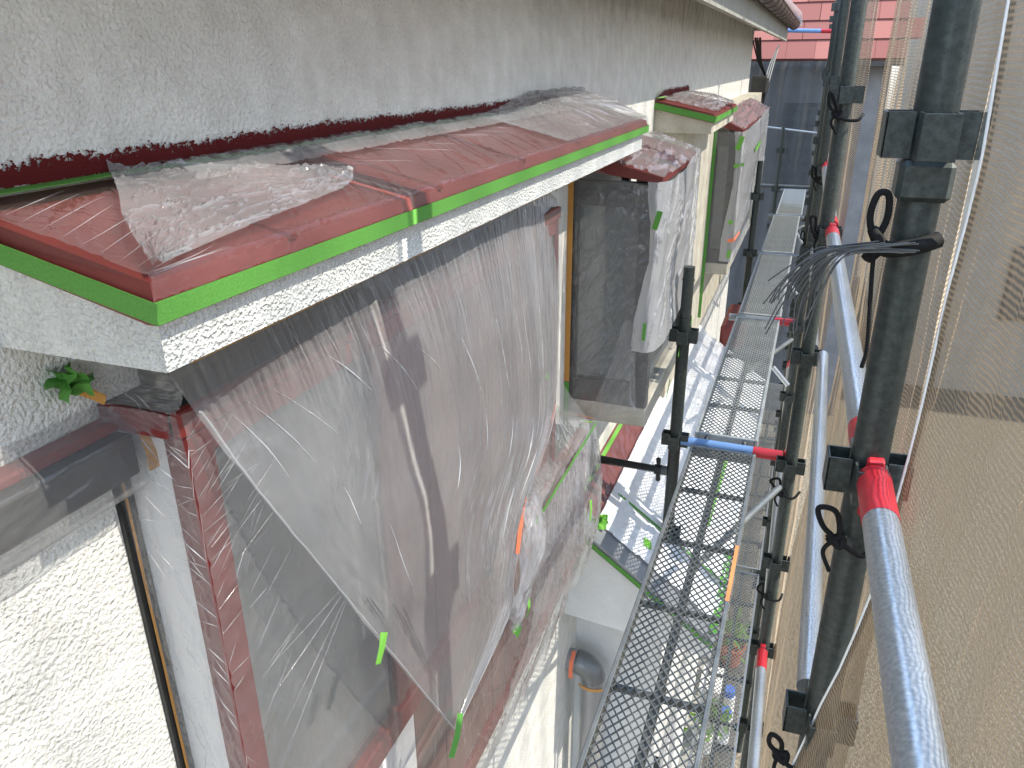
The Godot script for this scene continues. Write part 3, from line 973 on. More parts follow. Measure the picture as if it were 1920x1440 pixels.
	var hem := []
	for k in 40:
		hem.append(along(L, 0.16 + 0.84 * k / 39.0) + Vector3(0.004, 0.004, 0) + Vector3(0, nz.get_noise_1d(k * 0.7) * 0.003, 0))
	m.tube(hem, 0.003, 7, true, 0.0015, 0.5)
	part("hem", m, M.film_white, f5)
	m = MB.new()
	hem = []
	for k in 40:
		hem.append(along(R, k / 39.0) + Vector3(0.003, 0, 0) + Vector3(0, 0, nz.get_noise_1d(k * 0.9 + 40) * 0.004))
	m.tube(hem, 0.0016, 6, true, 0.002, 0.5)
	part("hem", m, M.film_white, f5)

	# C: under film wrapped round the first bay: top, near side, front
	var f6 := thing("bay_wrap_film", "taut film wrapped round the near bay window and its red corner post", "plastic film", Vector3.ZERO)
	rows = [
		[p(-0.735, -0.36, 0.585), p(-0.70, -0.356, 0.59), p(-0.66, -0.356, 0.592), p(-0.624, -0.36, 0.594)],
		[p(-0.733, -0.45, 0.592), p(-0.70, -0.45, 0.595), p(-0.66, -0.45, 0.598), p(-0.624, -0.45, 0.6)],
		[p(-0.735, -0.80, 0.598), p(-0.70, -0.80, 0.60), p(-0.66, -0.80, 0.601), p(-0.624, -0.80, 0.601)],
		[p(-0.735, -1.25, 0.598), p(-0.70, -1.25, 0.60), p(-0.66, -1.25, 0.601), p(-0.624, -1.25, 0.601)],
		[p(-0.735, -1.72, 0.598), p(-0.70, -1.72, 0.60), p(-0.66, -1.72, 0.601), p(-0.624, -1.72, 0.601)]]
	m = sheet(rows, 60, 240, Vector3(0, 0, 1), func(u, v):
		return crease(u * 1.2 + v * 8.0, v * 12.0 - u * 2.0, 0.6) * 0.003 * smoothstep(0.0, 0.1, u) * smoothstep(1.02, 0.9, u))
	part("side_sheet", m, M.film_under, f6)
	rows = []
	for y in [-0.36, -0.55, -0.85, -1.2, -1.5, -1.72]:
		var r := []
		for k in 8:
			var u := k / 7.0
			var bulge: float = sin(u * PI) * (0.03 if y > -1.4 else 0.022)
			r.append(p(-0.624 + bulge * smoothstep(-0.36, -0.7, y), y, lerpf(0.602, lerpf(2.045, 2.42, smoothstep(-1.0, -1.2, y)), u)))
		rows.append(r)
	m = sheet(rows, 260, 150, Vector3.RIGHT, func(u, v):
		# creases pulled to the tape in the middle and gathers at the corner post
		var s := Vector2(u - 0.115, (v - 0.33) * 0.75)
		var fan := crease(atan2(s.y, s.x) * 6.0, 2.0 + s.length(), 0.7) * 0.005 * smoothstep(0.5, 0.02, s.length()) * smoothstep(0.0, 0.02, s.length())
		var gath := crease(u * 3.0 + v * 5.0, v * 22.0 + u * 6.0, 0.5) * 0.004 * smoothstep(0.12, 0.0, u) * smoothstep(0.0, 0.01, u)
		var low := crease(u * 9.0 - v * 4.0, v * 3.0, 0.7) * 0.006 * smoothstep(0.45, 0.9, v) * smoothstep(0.0, 0.2, u)
		return fan + gath + low)
	part("front_sheet", m, M.film_under, f6)
	# gathers that cross the red corner post and creases pulled to the tape
	var wr := rows
	var round_post := func(u, v):
		# u < 0 lies on the side face, u > 0 on the front
		if u < 0.0:
			return p(-0.622 + u * 1.0, lerpf(-0.36, -1.72, v), 0.5985)
		return patch(wr, u / 1.5, v) + Vector3(0.001, 0, 0)
	for k in 16:
		var v := 0.035 + k * 0.021 + nz.get_noise_1d(k * 5.1) * 0.02
		var le := 0.012 + 0.07 * absf(nz.get_noise_1d(k * 2.7 + 9))
		var dy := 0.03 * nz.get_noise_1d(k * 9.7 + 2)
		if k % 3 != 1:
			pleat_or_glint(f6, round_post, Vector2(-le, v - 0.012 + dy), Vector2(-0.001, v), 0.0, 0.0007)
		pleat_or_glint(f6, round_post, Vector2(0.001, v), Vector2(le * 1.5, v - 0.012 - dy), 0.0, 0.0005 + 0.0006 * absf(nz.get_noise_1d(k * 7.7)))
	# loose bunching round the top corner, every fourth fold a painted white highlight
	for k in 26:
		var v := rng.randf_range(-0.005, 0.16)
		var u0 := rng.randf_range(-0.105, -0.03)
		pleat_or_glint(f6, round_post, Vector2(u0, v + rng.randf_range(-0.03, 0.02)), Vector2(u0 + rng.randf_range(0.015, 0.05), v + rng.randf_range(0.0, 0.04)), 0.0, rng.randf_range(0.0004, 0.0011), M.painted_glint if k % 4 == 0 else M.film_pleat)
	for k in 30:
		var v := rng.randf_range(0.06, 0.42)
		var u0 := rng.randf_range(0.005, 0.09)
		pleat_or_glint(f6, round_post, Vector2(u0, v), Vector2(u0 + rng.randf_range(0.03, 0.10), v - rng.randf_range(0.0, 0.05)), 0.0, rng.randf_range(0.0003, 0.0010), M.painted_glint if k % 6 == 0 else M.film_pleat)  # every sixth fold whitened as a painted highlight
	for k in 30:
		var v := rng.randf_range(0.2, 0.95)
		var u0 := rng.randf_range(-0.11, -0.02)
		pleat_or_glint(f6, round_post, Vector2(u0, v), Vector2(u0 + rng.randf_range(0.02, 0.05), v + rng.randf_range(0.03, 0.09)), 0.0, rng.randf_range(0.0003, 0.0007))
	for k in 4:
		var e := Vector2(0.30, 0.345)
		pleat_or_glint(f6, round_post, e - Vector2(0.24 - 0.04 * absf(nz.get_noise_1d(k * 6.0)), -0.01 - 0.035 * k - 0.02 * nz.get_noise_1d(k * 8.8)), e - Vector2(0.01, -0.002 * k), 0.0, 0.0008)
	rows = [
		[p(-0.735, -0.30, 0.575), p(-0.70, -0.285, 0.56), p(-0.65, -0.275, 0.553), p(-0.597, -0.266, 0.55)],
		[p(-0.735, -0.335, 0.58), p(-0.70, -0.325, 0.575), p(-0.66, -0.322, 0.575), p(-0.605, -0.325, 0.592)],
		[p(-0.734, -0.357, 0.583), p(-0.70, -0.353, 0.588), p(-0.66, -0.353, 0.59), p(-0.623, -0.358, 0.594)]]
	m = sheet(rows, 70, 40, Vector3(0, 0.5, 0.8), func(u, v): return (ridge(u * 3.0 + v * 1.5, v * 6.0) - 0.5) * 0.006)
	part("top_sheet", m, M.film_under, f6)
	# D: gathered film over the far low corner of the first bay
	var f7 := thing("gathered_film", "gathered film hanging over the far lower corner of the near bay", "plastic film", Vector3.ZERO)
	rows = [
		[p(-0.60, -1.185, 1.72), p(-0.598, -1.18, 1.95), p(-0.60, -1.175, 2.2), p(-0.606, -1.17, 2.41), p(-0.66, -1.17, 2.44)],
		[p(-0.575, -1.30, 1.66), p(-0.57, -1.30, 1.9), p(-0.57, -1.29, 2.17), p(-0.585, -1.29, 2.41), p(-0.66, -1.29, 2.46)],
		[p(-0.565, -1.47, 1.58), p(-0.555, -1.47, 1.85), p(-0.56, -1.48, 2.13), p(-0.575, -1.48, 2.40), p(-0.66, -1.48, 2.46)],
		[p(-0.60, -1.70, 1.40), p(-0.585, -1.70, 1.72), p(-0.585, -1.69, 2.05), p(-0.60, -1.66, 2.36), p(-0.66, -1.62, 2.44)]]
	m = sheet(rows, 170, 120, Vector3.RIGHT, func(u, v): return nz.get_noise_2d(u * 7.0 + v * 1.4, v * 1.0 + u) * 0.016 * smoothstep(0.0, 0.25, v) + crease(u * 18.0 + v * 2.0, v * 1.6, 0.6) * 0.005)
	part("sheet", m, M.film_wrap, f7)
	rows = [
		[p(-0.612, -1.17, 2.41), p(-0.66, -1.168, 2.45), p(-0.735, -1.165, 2.47)],
		[p(-0.60, -1.178, 1.9), p(-0.66, -1.07, 2.0), p(-0.70, -0.98, 2.1)],
		[p(-0.60, -1.185, 1.70), p(-0.62, -1.06, 1.82), p(-0.64, -0.94, 1.95)]]
	m = sheet(rows, 50, 60, Vector3(0.6, 0.6, 0), func(u, v): return (ridge(u * 3.0, v * 5.0) - 0.5) * 0.012)
	part("sheet", m, M.film_wrap, f7)
	# torn ribbon of film beside the orange tape
	var f8 := thing("torn_film", "torn twisted tail of film beside the orange tape", "plastic film", Vector3.ZERO)
	rows = [
		[p(-0.545, -0.99, 1.50), p(-0.535, -0.98, 1.55), p(-0.55, -0.97, 1.60)],
		[p(-0.53, -1.10, 1.45), p(-0.50, -1.09, 1.52), p(-0.53, -1.08, 1.60)],
		[p(-0.53, -1.20, 1.40), p(-0.52, -1.20, 1.47), p(-0.53, -1.21, 1.51)],
		[p(-0.535, -1.27, 1.40), p(-0.53, -1.275, 1.425), p(-0.535, -1.28, 1.45)]]
	m = sheet(rows, 40, 60, Vector3.RIGHT, func(u, v): return (ridge(u * 5.0, v * 2.0) - 0.5) * 0.016)
	part("sheet", m, M.film_loose, f8)
	# E: film on the shutter rail
	var f9 := thing("rail_film", "film wrapped round the dark rail on the wall beside the near bay", "plastic film", Vector3.ZERO)
	m = MB.new()
	var prof := [Vector2(-0.737, -0.36), Vector2(-0.712, -0.365), Vector2(-0.686, -0.385), Vector2(-0.684, -0.42), Vector2(-0.686, -0.457), Vector2(-0.735, -0.475)]
	m.grid(160, 40, func(u, v):
		var s: float = v * 5.0
		var j := mini(int(s), 4)
		var c: Vector2 = prof[j].lerp(prof[j + 1], s - j)
		c += Vector2(0.6, 0.3) * (ridge(u * 5.0, v * 6.0 + u * 2.0) - 0.5) * 0.004
		return p(c.x, c.y, lerpf(-0.2, 0.597, u)), 0.8, 0.2)
	part("sheet", m, M.film_wrap, f9)
	bay_film(-0.74, -0.445, -0.335, -1.21, 2.5, 3.3, "film bagging the middle bay window from its red top down", 0)
	bay_film(-0.60, -0.44, -0.385, -1.30, 5.15, 7.6, "film bagging the farthest bay window beside the green tape line", 1)
	# far canopy
	var fa := thing("far_canopy_film", "rumpled film over the small far canopy", "plastic film", Vector3.ZERO)
	rows = []
	for x in [-0.735, -0.64, -0.54, -0.456]:
		var r := []
		for k in 5:
			r.append(p(x, -0.165 - (x + 0.74) * 0.2105 + 0.008, lerpf(3.95, 4.88, k / 4.0)))
		rows.append(r)
	m = sheet(rows, 90, 70, Vector3.UP, func(u, v): return sin(u * PI) * sin(v * PI * 0.9) * 0.035 + crease(u * 4.0, v * 3.0, 0.7) * 0.008)
	part("sheet", m, M.film_loose, fa)
	# lower roof
	var fb := thing("lower_roof_film", "bright milky film spread over the tiled lower roof", "plastic film", Vector3.ZERO)
	var ry := func(x: float) -> float: return -1.74 - 0.72 * (x + 0.62)
	rows = []
	for x in [-0.63, -0.5, -0.38, -0.26, -0.122]:
		var r := []
		for k in 8:
			r.append(p(x, ry.call(x) + 0.03, lerpf(2.60, 5.31, k / 7.0)))
		rows.append(r)
	m = sheet(rows, 240, 90, Vector3(0.58, 0.81, 0), func(u, v):
		var step: float = fposmod((v * 0.508) / 0.165, 1.0)
		return 0.008 * (1.0 - step) + crease(u * 14.0, v * 3.0, 0.7) * 0.005 + nz.get_noise_2d(u * 9.0, v * 2.0) * 0.006 + maxf(0.0, sin(u * 58.0) * 0.5) * 0.004)
	part("sheet", m, M.film_roof, fb)
	var fc := thing("flashing_film", "clear film over the red flashing of the lower roof", "plastic film", Vector3.ZERO)
	rows = []
	for x in [-0.735, -0.67, -0.61]:
		var r := []
		for k in 8:
			r.append(p(x, ry.call(x) + 0.018, lerpf(2.5, 5.3, k / 7.0)))
		rows.append(r)
	m = sheet(rows, 200, 24, Vector3(0.58, 0.81, 0), func(u, v): return (ridge(u * 16.0 + v, v * 2.0) - 0.3) * 0.006)
	part("sheet", m, M.film_tight, fc)
	# downspout sleeve
	var fd := thing("downspout_film", "film sleeve round the downspout and its elbow", "plastic film", Vector3.ZERO)
	m = MB.new()
	var el := [p(-0.70, -2.47, 2.64)]
	for k in range(1, 9):
		var a := PI / 2 * k / 8.0
		el.append(p(-0.70 + 0.075 * sin(a), -2.47 - 0.075 * (1 - cos(a)), 2.64))
	for k in 20:
		el.append(p(-0.625 + nz.get_noise_1d(k * 1.7) * 0.004, -2.6 - k * 0.11, 2.64 + nz.get_noise_1d(k * 1.3 + 50) * 0.004))
	m.tube(el, 0.057, 16, false)
	part("sleeve", m, M.film_wrap, fd)

func bay_film(xw: float, xf: float, y1: float, y0: float, d0: float, d1: float, label: String, which: int):
	var f := thing("bay_film", label, "plastic film", Vector3.ZERO, "films over the bay windows")
	var e := 0.012
	var rows := [
		[p(xw + 0.004, y1 + 0.05, d0 - 0.02), p(lerpf(xw, xf, 0.33), y1 + 0.02, d0 - 0.03), p(lerpf(xw, xf, 0.66), y1 - 0.01, d0 - 0.035), p(xf + 0.01, y1 - 0.03, d0 - 0.03)],
		[p(xw + 0.004, lerpf(y1, y0, 0.3), d0 - 0.01), p(lerpf(xw, xf, 0.33), lerpf(y1, y0, 0.3), d0 - 0.02), p(lerpf(xw, xf, 0.66), lerpf(y1, y0, 0.3), d0 - 0.025), p(xf + 0.01, lerpf(y1, y0, 0.3), d0 - 0.02)],
		[p(xw + 0.004, lerpf(y1, y0, 0.65), d0 - 0.01), p(lerpf(xw, xf, 0.33), lerpf(y1, y0, 0.65), d0 - 0.02), p(lerpf(xw, xf, 0.66), lerpf(y1, y0, 0.65), d0 - 0.02), p(xf + 0.01, lerpf(y1, y0, 0.65), d0 - 0.02)],
		[p(xw + 0.004, y0, d0 - 0.008), p(lerpf(xw, xf, 0.33), y0 + 0.01, d0 - 0.012), p(lerpf(xw, xf, 0.66), y0 + 0.03, d0 - 0.012), p(xf + 0.008, y0 + 0.05, d0 - 0.012)]]
	var m := sheet(rows, 110, 150, Vector3(0, 0, 1), func(u, v):
		var s := crease(u * 1.0 - v * 1.2 + which * 5.0, v * 6.0 + u * 1.6, 0.75) * 0.012 + nz.get_noise_2d(u * 1.5, v * 4.0 + which) * 0.008
		return s * smoothstep(0.0, 0.1, u) + crease(u * 3.0, v * 14.0, 0.75) * 0.003)
	part("side_sheet", m, M.film_clear, f)
	# front and the rounded corner: milky because it is bunched
	rows = []
	for k in 6:
		var t := k / 5.0
		var y := lerpf(y1 - 0.01, y0 + 0.1 + 0.2 * (1 - which), t)
		rows.append([
			p(xf - 0.035 + 0.02 * sin(t * 5.0), y, d0 - 0.035),
			p(xf + 0.004, y, d0 - 0.038), p(xf + 0.028, y, d0 + 0.05), p(xf + 0.022 + 0.012 * sin(t * 7.0), y, lerpf(d0, d1, 0.4)),
			p(xf + 0.03, y + 0.04, lerpf(d0, d1, 0.75)), p(xf + 0.014, y + 0.08 * t, d1 + 0.02)])
	m = sheet(rows, 120, 130, Vector3(0.9, 0, 0.4), func(u, v): return nz.get_noise_2d(u * 3.0 + v, v * 0.9 + which) * 0.012 + crease(u * 4.0 + v * 1.0, v * 1.2 + which, 0.85) * 0.005)
	part("front_sheet", m, M.film_white, f)
	rows = []
	for k in 4:
		var t := k / 3.0
		var x := lerpf(xw + 0.004, xf + 0.02, t)
		var y := lerpf(y1 + 0.085, y1 + 0.004, t)
		rows.append([p(x, y, d0 - 0.03), p(x, y + 0.02 * sin(t * PI), lerpf(d0, d1, 0.35)), p(x, y + 0.035 * sin(t * PI), lerpf(d0, d1, 0.75)), p(x, y, d1 + 0.02)])
	m = sheet(rows, 90, 60, Vector3.UP, func(u, v): return crease(u * 2.0 + v * 2.0, v * 3.0 + which, 0.7) * 0.010)
	part("top_sheet", m, M.film_loose, f)
	if which == 0:
		rows = [
			[p(-0.53, -0.80, 2.472), p(-0.51, -0.81, 2.47), p(-0.49, -0.82, 2.468)],
			[p(-0.58, -1.0, 2.47), p(-0.53, -1.0, 2.466), p(-0.48, -1.0, 2.465)],
			[p(-0.66, -1.22, 2.47), p(-0.57, -1.16, 2.46), p(-0.47, -1.12, 2.455)]]
		m = sheet(rows, 40, 50, Vector3(0, 0, 1), func(u, v): return (ridge(u * 3.0, v * 2.0) - 0.5) * 0.012)
		part("fold", m, M.film_wrap, f)

# ---------------------------------------------------------------- tapes
func build_tapes():
	var R := Vector3.RIGHT
	var U := Vector3.UP
	var t := func(called: String, pts: Array, side: Vector3, w: float, m: Material, label: String, wob := 0.002):
		return single(called, tape(pts, side, w, Vector3.ZERO, wob), m, label, "masking tape", "strips of masking tape")
	# first canopy
	t.call("green_tape", line(p(-0.5105, -0.197, 0.486), p(-0.5105, -0.197, 2.604), 30), U, 0.0205, M.green, "long green tape along the front edge of the long canopy", 0.0008)
	t.call("green_tape", line(p(-0.509, -0.1975, 0.4855), p(-0.738, -0.1445, 0.4855), 12), U, 0.0205, M.green, "green tape along the near end of the long canopy", 0.0008)
	t.call("green_tape", line(p(-0.722, -0.1105, 0.2), p(-0.722, -0.1105, 2.4), 28), R, 0.028, M.green, "green tape where the long canopy meets the wall", 0.002)
	t.call("green_tape", [p(-0.512, -0.197, 2.606), p(-0.545, -0.194, 2.607), p(-0.56, -0.192, 2.607)], U, 0.022, M.green, "short green tape turned round the far front corner of the long canopy")
	# under the canopy
	t.call("tan_tape", line(p(-0.545, -0.264, 0.54), p(-0.545, -0.264, 2.5), 20), R, 0.022, M.tan, "tan tape along the underside of the long canopy", 0.002)
	t.call("green_tape", [p(-0.64, -0.275, 2.09), p(-0.65, -0.295, 2.10), p(-0.66, -0.31, 2.11), p(-0.662, -0.33, 2.112)], Vector3(0.3, 0.3, 1), 0.05, M.green, "green tape fixing the far top corner of the loose drape", 0.004)
	# far canopy
	t.call("green_tape", line(p(-0.4508, -0.249, 3.866), p(-0.4508, -0.249, 4.874), 12), U, 0.026, M.green, "green tape along the front of the small far canopy", 0.001)
	t.call("green_tape", line(p(-0.449, -0.249, 3.865), p(-0.738, -0.190, 3.865), 8), U, 0.028, M.green, "green tape along the near end of the small far canopy", 0.001)
	t.call("green_tape", line(p(-0.72, -0.156, 3.87), p(-0.72, -0.156, 4.05), 4), R, 0.025, M.lime, "short green tape on top of the small far canopy by the wall", 0.001)
	# drape
	t.call("lime_tape", [p(-0.520, -0.80, 0.812), p(-0.517, -0.817, 0.80), p(-0.518, -0.838, 0.785)], Vector3(0, 0.35, -1), 0.018, M.lime, "bright green tape on the slanting hem of the loose drape", 0.002)
	t.call("lime_tape", [p(-0.503, -1.165, 1.03), p(-0.50, -1.20, 1.005), p(-0.505, -1.235, 0.985)], Vector3(0.6, 0.1, -0.7), 0.012, M.green, "narrow green tape at the lowest point of the loose drape", 0.002)
	t.call("lime_tape", [p(-0.535, -1.265, 1.412), p(-0.525, -1.285, 1.42), p(-0.53, -1.305, 1.428)], Vector3(0, 0.2, -1), 0.03, M.lime, "bent bright green tape left of the torn film tail", 0.006)
	t.call("lime_tape", [p(-0.53, -1.24, 1.50), p(-0.525, -1.27, 1.495), p(-0.53, -1.295, 1.49)], Vector3(0, 0.2, -1), 0.018, M.lime, "small bright green tape at the end of the torn film tail", 0.005)
	t.call("lime_tape", [p(-0.585, -0.755, 1.80), p(-0.584, -0.772, 1.80)], Vector3(0, 0.2, -1), 0.022, M.lime, "small square green tape high on the far edge of the loose drape", 0.001)
	# orange strips
	t.call("orange_tape", [p(-0.612, -0.92, 1.965), p(-0.60, -0.955, 1.87), p(-0.59, -0.99, 1.77), p(-0.583, -1.005, 1.70)], Vector3(0.3, 1, 0.2), 0.022, M.orange, "orange tape strip on the far hem of the loose drape", 0.002)
	t.call("orange_tape", [p(-0.575, -1.01, 1.60), p(-0.562, -1.06, 1.53), p(-0.555, -1.11, 1.49)], Vector3(0.2, 0.2, -1), 0.014, M.orange, "narrow orange tape below the first orange strip", 0.002)
	t.call("orange_tape", [p(-0.607, -1.163, 2.418), p(-0.65, -1.158, 2.42), p(-0.70, -1.166, 2.43)], Vector3(0, 0.4, 0.6), 0.018, M.orange, "orange tape over the end of the near bay's ledge", 0.003)
	t.call("lime_tape", [p(-0.612, -1.172, 2.405), p(-0.645, -1.17, 2.407)], Vector3(0, 0.3, 1), 0.03, M.lime, "green tape patch under the orange tape on the ledge", 0.002)
	t.call("green_tape", line(p(-0.597, -1.172, 2.405), p(-0.593, -1.182, 1.74), 10), U, 0.014, M.green, "long green tape along the ledge of the near bay", 0.003)
	t.call("lime_tape", [p(-0.555, -1.36, 2.2), p(-0.55, -1.39, 2.19), p(-0.55, -1.43, 2.18)], Vector3(0, 0.1, -1), 0.022, M.lime, "green tape on the gathered film of the near bay", 0.004)
	# near bay
	t.call("tan_tape", [p(-0.728, -0.388, 0.605), p(-0.705, -0.385, 0.612), p(-0.69, -0.392, 0.613), p(-0.681, -0.42, 0.612), p(-0.683, -0.44, 0.611)], Vector3(0, 0.1, 1), 0.03, M.tan, "tan tape binding the wrapped rail to the near bay", 0.003)
	t.call("tan_tape", [p(-0.731, -0.333, 0.571), p(-0.722, -0.34, 0.578), p(-0.71, -0.347, 0.583)], Vector3(0.2, 1, 0.1), 0.014, M.tan, "tan tape next to the green wad", 0.003)
	t.call("tan_tape", line(p(-0.7305, -0.46, 0.597), p(-0.7305, -1.74, 0.597), 14), Vector3(0, 0, 1), 0.004, M.tan, "thin tan tape edge down the joint of the near bay and the wall", 0.001)
	# middle bay
	t.call("tan_tape", line(p(-0.731, -0.36, 2.478), p(-0.731, -1.06, 2.478), 8), R, 0.02, M.tan, "upright tan tape at the wall edge of the middle bay", 0.001)
	t.call("green_tape", line(p(-0.731, -1.062, 2.477), p(-0.731, -1.25, 2.477), 4), R, 0.02, M.green, "upright green tape below the upright tan tape", 0.001)
	t.call("lime_tape", [p(-0.428, -0.43, 2.44), p(-0.436, -0.46, 2.445), p(-0.445, -0.49, 2.45)], Vector3(1, 0.2, 0), 0.018, M.green, "slanting green tape at the top corner of the middle bay film", 0.002)
	t.call("lime_tape", [p(-0.455, -0.80, 2.44), p(-0.456, -0.86, 2.44)], R, 0.011, M.green, "green tape halfway down the corner of the middle bay film", 0.002)
	t.call("lime_tape", [p(-0.395, -0.96, 2.95), p(-0.395, -1.06, 2.86)], Vector3(0, 0.2, -1), 0.02, M.lime, "upper green tape on the front of the middle bay film", 0.003)
	t.call("lime_tape", [p(-0.392, -0.99, 3.16), p(-0.392, -1.05, 3.16)], Vector3(0, 0.2, -1), 0.02, M.lime, "green tape at the far edge of the middle bay film", 0.003)
	t.call("lime_tape", [p(-0.40, -1.10, 2.72), p(-0.40, -1.16, 2.68)], Vector3(0, 0.2, -1), 0.02, M.lime, "lower green tape on the front of the middle bay film", 0.003)
	# far bay
	t.call("green_tape", line(p(-0.59, -0.385, 5.13), p(-0.59, -1.6, 5.13), 10), R, 0.02, M.green, "tall green tape line at the wall edge of the farthest bay", 0.001)
	t.call("lime_tape", [p(-0.425, -0.42, 5.1), p(-0.435, -0.46, 5.1), p(-0.45, -0.50, 5.1)], R, 0.03, M.lime, "green tape at the top corner of the farthest bay film", 0.003)
	t.call("lime_tape", [p(-0.46, -0.60, 5.1), p(-0.40, -0.585, 5.1)], U, 0.02, M.lime, "level green tape on the corner of the farthest bay film", 0.003)
	t.call("lime_tape", [p(-0.395, -0.58, 5.9), p(-0.395, -0.565, 6.4)], U, 0.03, M.lime, "level green tape on the front of the farthest bay film", 0.003)
	t.call("lime_tape", [p(-0.45, -0.93, 5.09), p(-0.44, -0.95, 5.09)], U, 0.03, M.lime, "green tape dab halfway down the farthest bay film", 0.003)
	t.call("lime_tape", [p(-0.435, -1.12, 5.09), p(-0.437, -1.17, 5.09)], R, 0.02, M.lime, "lowest green tape on the farthest bay film", 0.003)
	t.call("orange_tape", [p(-0.45, -1.06, 5.085), p(-0.41, -1.05, 5.085), p(-0.39, -1.02, 5.2)], U, 0.02, M.orange, "orange tape across the corner of the farthest bay film", 0.003)
	# lower roof
	var ry := func(x: float) -> float: return -1.74 - 0.72 * (x + 0.62)
	t.call("green_tape", line(p(-0.72, ry.call(-0.72) + 0.024, 2.7), p(-0.72, ry.call(-0.72) + 0.024, 5.2), 12), R, 0.02, M.lime, "green tape along the red flashing of the lower roof", 0.001)
	t.call("green_tape", line(p(-0.735, ry.call(-0.735) - 0.006, 2.495), p(-0.125, ry.call(-0.125) - 0.006, 2.495), 8), U, 0.018, M.green, "green tape along the near end of the lower roof", 0.001)
	t.call("green_tape", line(p(-0.60, ry.call(-0.60) + 0.044, 2.86), p(-0.14, ry.call(-0.14) + 0.044, 2.86), 8), Vector3(0, 0, 1), 0.016, M.green, "green tape down the slope of the lower roof film", 0.002)
	t.call("green_tape", line(p(-0.13, ry.call(-0.13) + 0.04, 2.52), p(-0.13, ry.call(-0.13) + 0.04, 3.1), 6), R, 0.03, M.green, "green tape at the eave corner of the lower roof", 0.002)
	t.call("lime_tape", line(p(-0.24, ry.call(-0.24) + 0.045, 3.15), p(-0.23, ry.call(-0.23) + 0.045, 4.1), 8), R, 0.02, M.lime, "bright green tape on the film seen under the walkway mesh", 0.002)
	t.call("lime_tape", [p(-0.45, ry.call(-0.45) + 0.045, 2.70), p(-0.42, ry.call(-0.42) + 0.045, 2.71)], Vector3(0, 0, 1), 0.05, M.lime, "green tape dab on the near end of the lower roof film", 0.002)
	t.call("orange_tape", [p(-0.712, -2.52, 2.58), p(-0.712, -2.47, 2.576), p(-0.712, -2.43, 2.59), p(-0.712, -2.41, 2.63)], R, 0.018, M.orange, "red orange tape ring at the top of the downspout", 0.0)
	t.call("tan_tape", [p(-0.68, -2.56, 2.60), p(-0.66, -2.56, 2.587), p(-0.625, -2.56, 2.580), p(-0.59, -2.56, 2.587), p(-0.57, -2.56, 2.60)], U, 0.014, M.tan, "tan tape band under the elbow of the downspout", 0.0)
	# wads
	var wd := func(c: Vector3, r: float, m: Material, label: String, s: int):
		var b := MB.new()
		for k in 3:
			# crossing folded flaps of tape
			var tilt := Basis(Vector3(0.3 * k, 1, 0.2 * s).normalized(), k * 0.8 + s) * Basis(Vector3.BACK, 0.5 * k - 0.6)
			b.grid(7, 5, func(u, v):
				var q := Vector3(0.3 * nz.get_noise_3d(u * 2.2 + k * 7, v * 2.2, s * 5.0) + 0.25 * absf(u - 0.5), (v - 0.5) * 1.3, (u - 0.5) * 1.7)
				q += Vector3(0.2, 0.1, 0.1) * nz.get_noise_3d(u * 3.0, v * 3.0 + k * 3, s * 2.0)
				return c + tilt * q * r + Vector3(0.004 * k, 0, 0))
		single("tape_wad", b, m, label, "tape wad")
	wd.call(p(-0.728, -0.316, 0.553), 0.028, M.green, "crumpled green tape wad stuck on the wall under the canopy", 1)
	wd.call(p(-0.615, -1.70, 2.60), 0.035, M.lime, "crumpled green tape on the lower roof beside the red flashing", 2)

# ---------------------------------------------------------------- scaffold
func pocket_mesh() -> ArrayMesh:
	# open-topped pocket that points to +x from the post's surface
	var m := MB.new()
	var w := 0.02
	for s in [-1.0, 1.0]:
		m.box(Vector3(0.0, -0.026, s * w), Vector3(0.031, 0.026, s * (w - 0.003)))
	m.cbox(Vector3(0.028, -0.026, -w), Vector3(0.0315, 0.026, w), 0.001)
	return m.mesh()

var PK: ArrayMesh
func standard(x: float, d: float, y0: float, y1: float, first: float, label: String, spin := 0.0) -> Node3D:
	var s := thing("scaffold_standard", label, "scaffold post", p(x, y0, d), "upright scaffold posts")
	s.rotation.y = spin
	var h := y1 - y0
	var m := MB.new()
	var pts := [Vector3.ZERO, Vector3(0, h, 0)]
	m.tube(pts, 0.0243, 24)
	part("post", m, M.post, s)
	var y := first
	while y > y0 + 0.1:
		if y < y1:
			var lv := sub("pocket_ring", s, Vector3(0, y - y0, 0))
			for k in 4:
				var o := put("pocket", PK, M.post, lv)
				o.rotation.y = k * PI / 2
				o.position = Vector3(0.0225, 0, 0).rotated(Vector3.UP, k * PI / 2)
		y -= 0.45
	return s

func rail(called: String, a: Vector3, b: Vector3, r: float, m: Material, label: String, cat := "scaffold tube", red := 3, group := "scaffold rails"):
	var o := thing(called, label, cat, a, group)
	var t := MB.new()
	t.tube(line(Vector3.ZERO, b - a, 6), r, 20)
	part("tube", t, m, o)
	var dir := (b - a).normalized()
	for e in 2:
		if red & (1 << e):
			var q := Vector3.ZERO if e == 0 else b - a
			var s := dir if e == 0 else -dir
			t = MB.new()
			t.tube([q - s * 0.002, q + s * 0.11], r + 0.0007, 20)
			part("painted_end", t, M.red_metal, o)
			# wedge hanging in the pocket
			t = MB.new()
			t.cbox(q - s * 0.016 + Vector3(-0.011, -0.062, -0.011), q - s * 0.016 + Vector3(0.011, 0.026, 0.011), 0.003)
			part("wedge", t, M.red_metal, o)
	return o

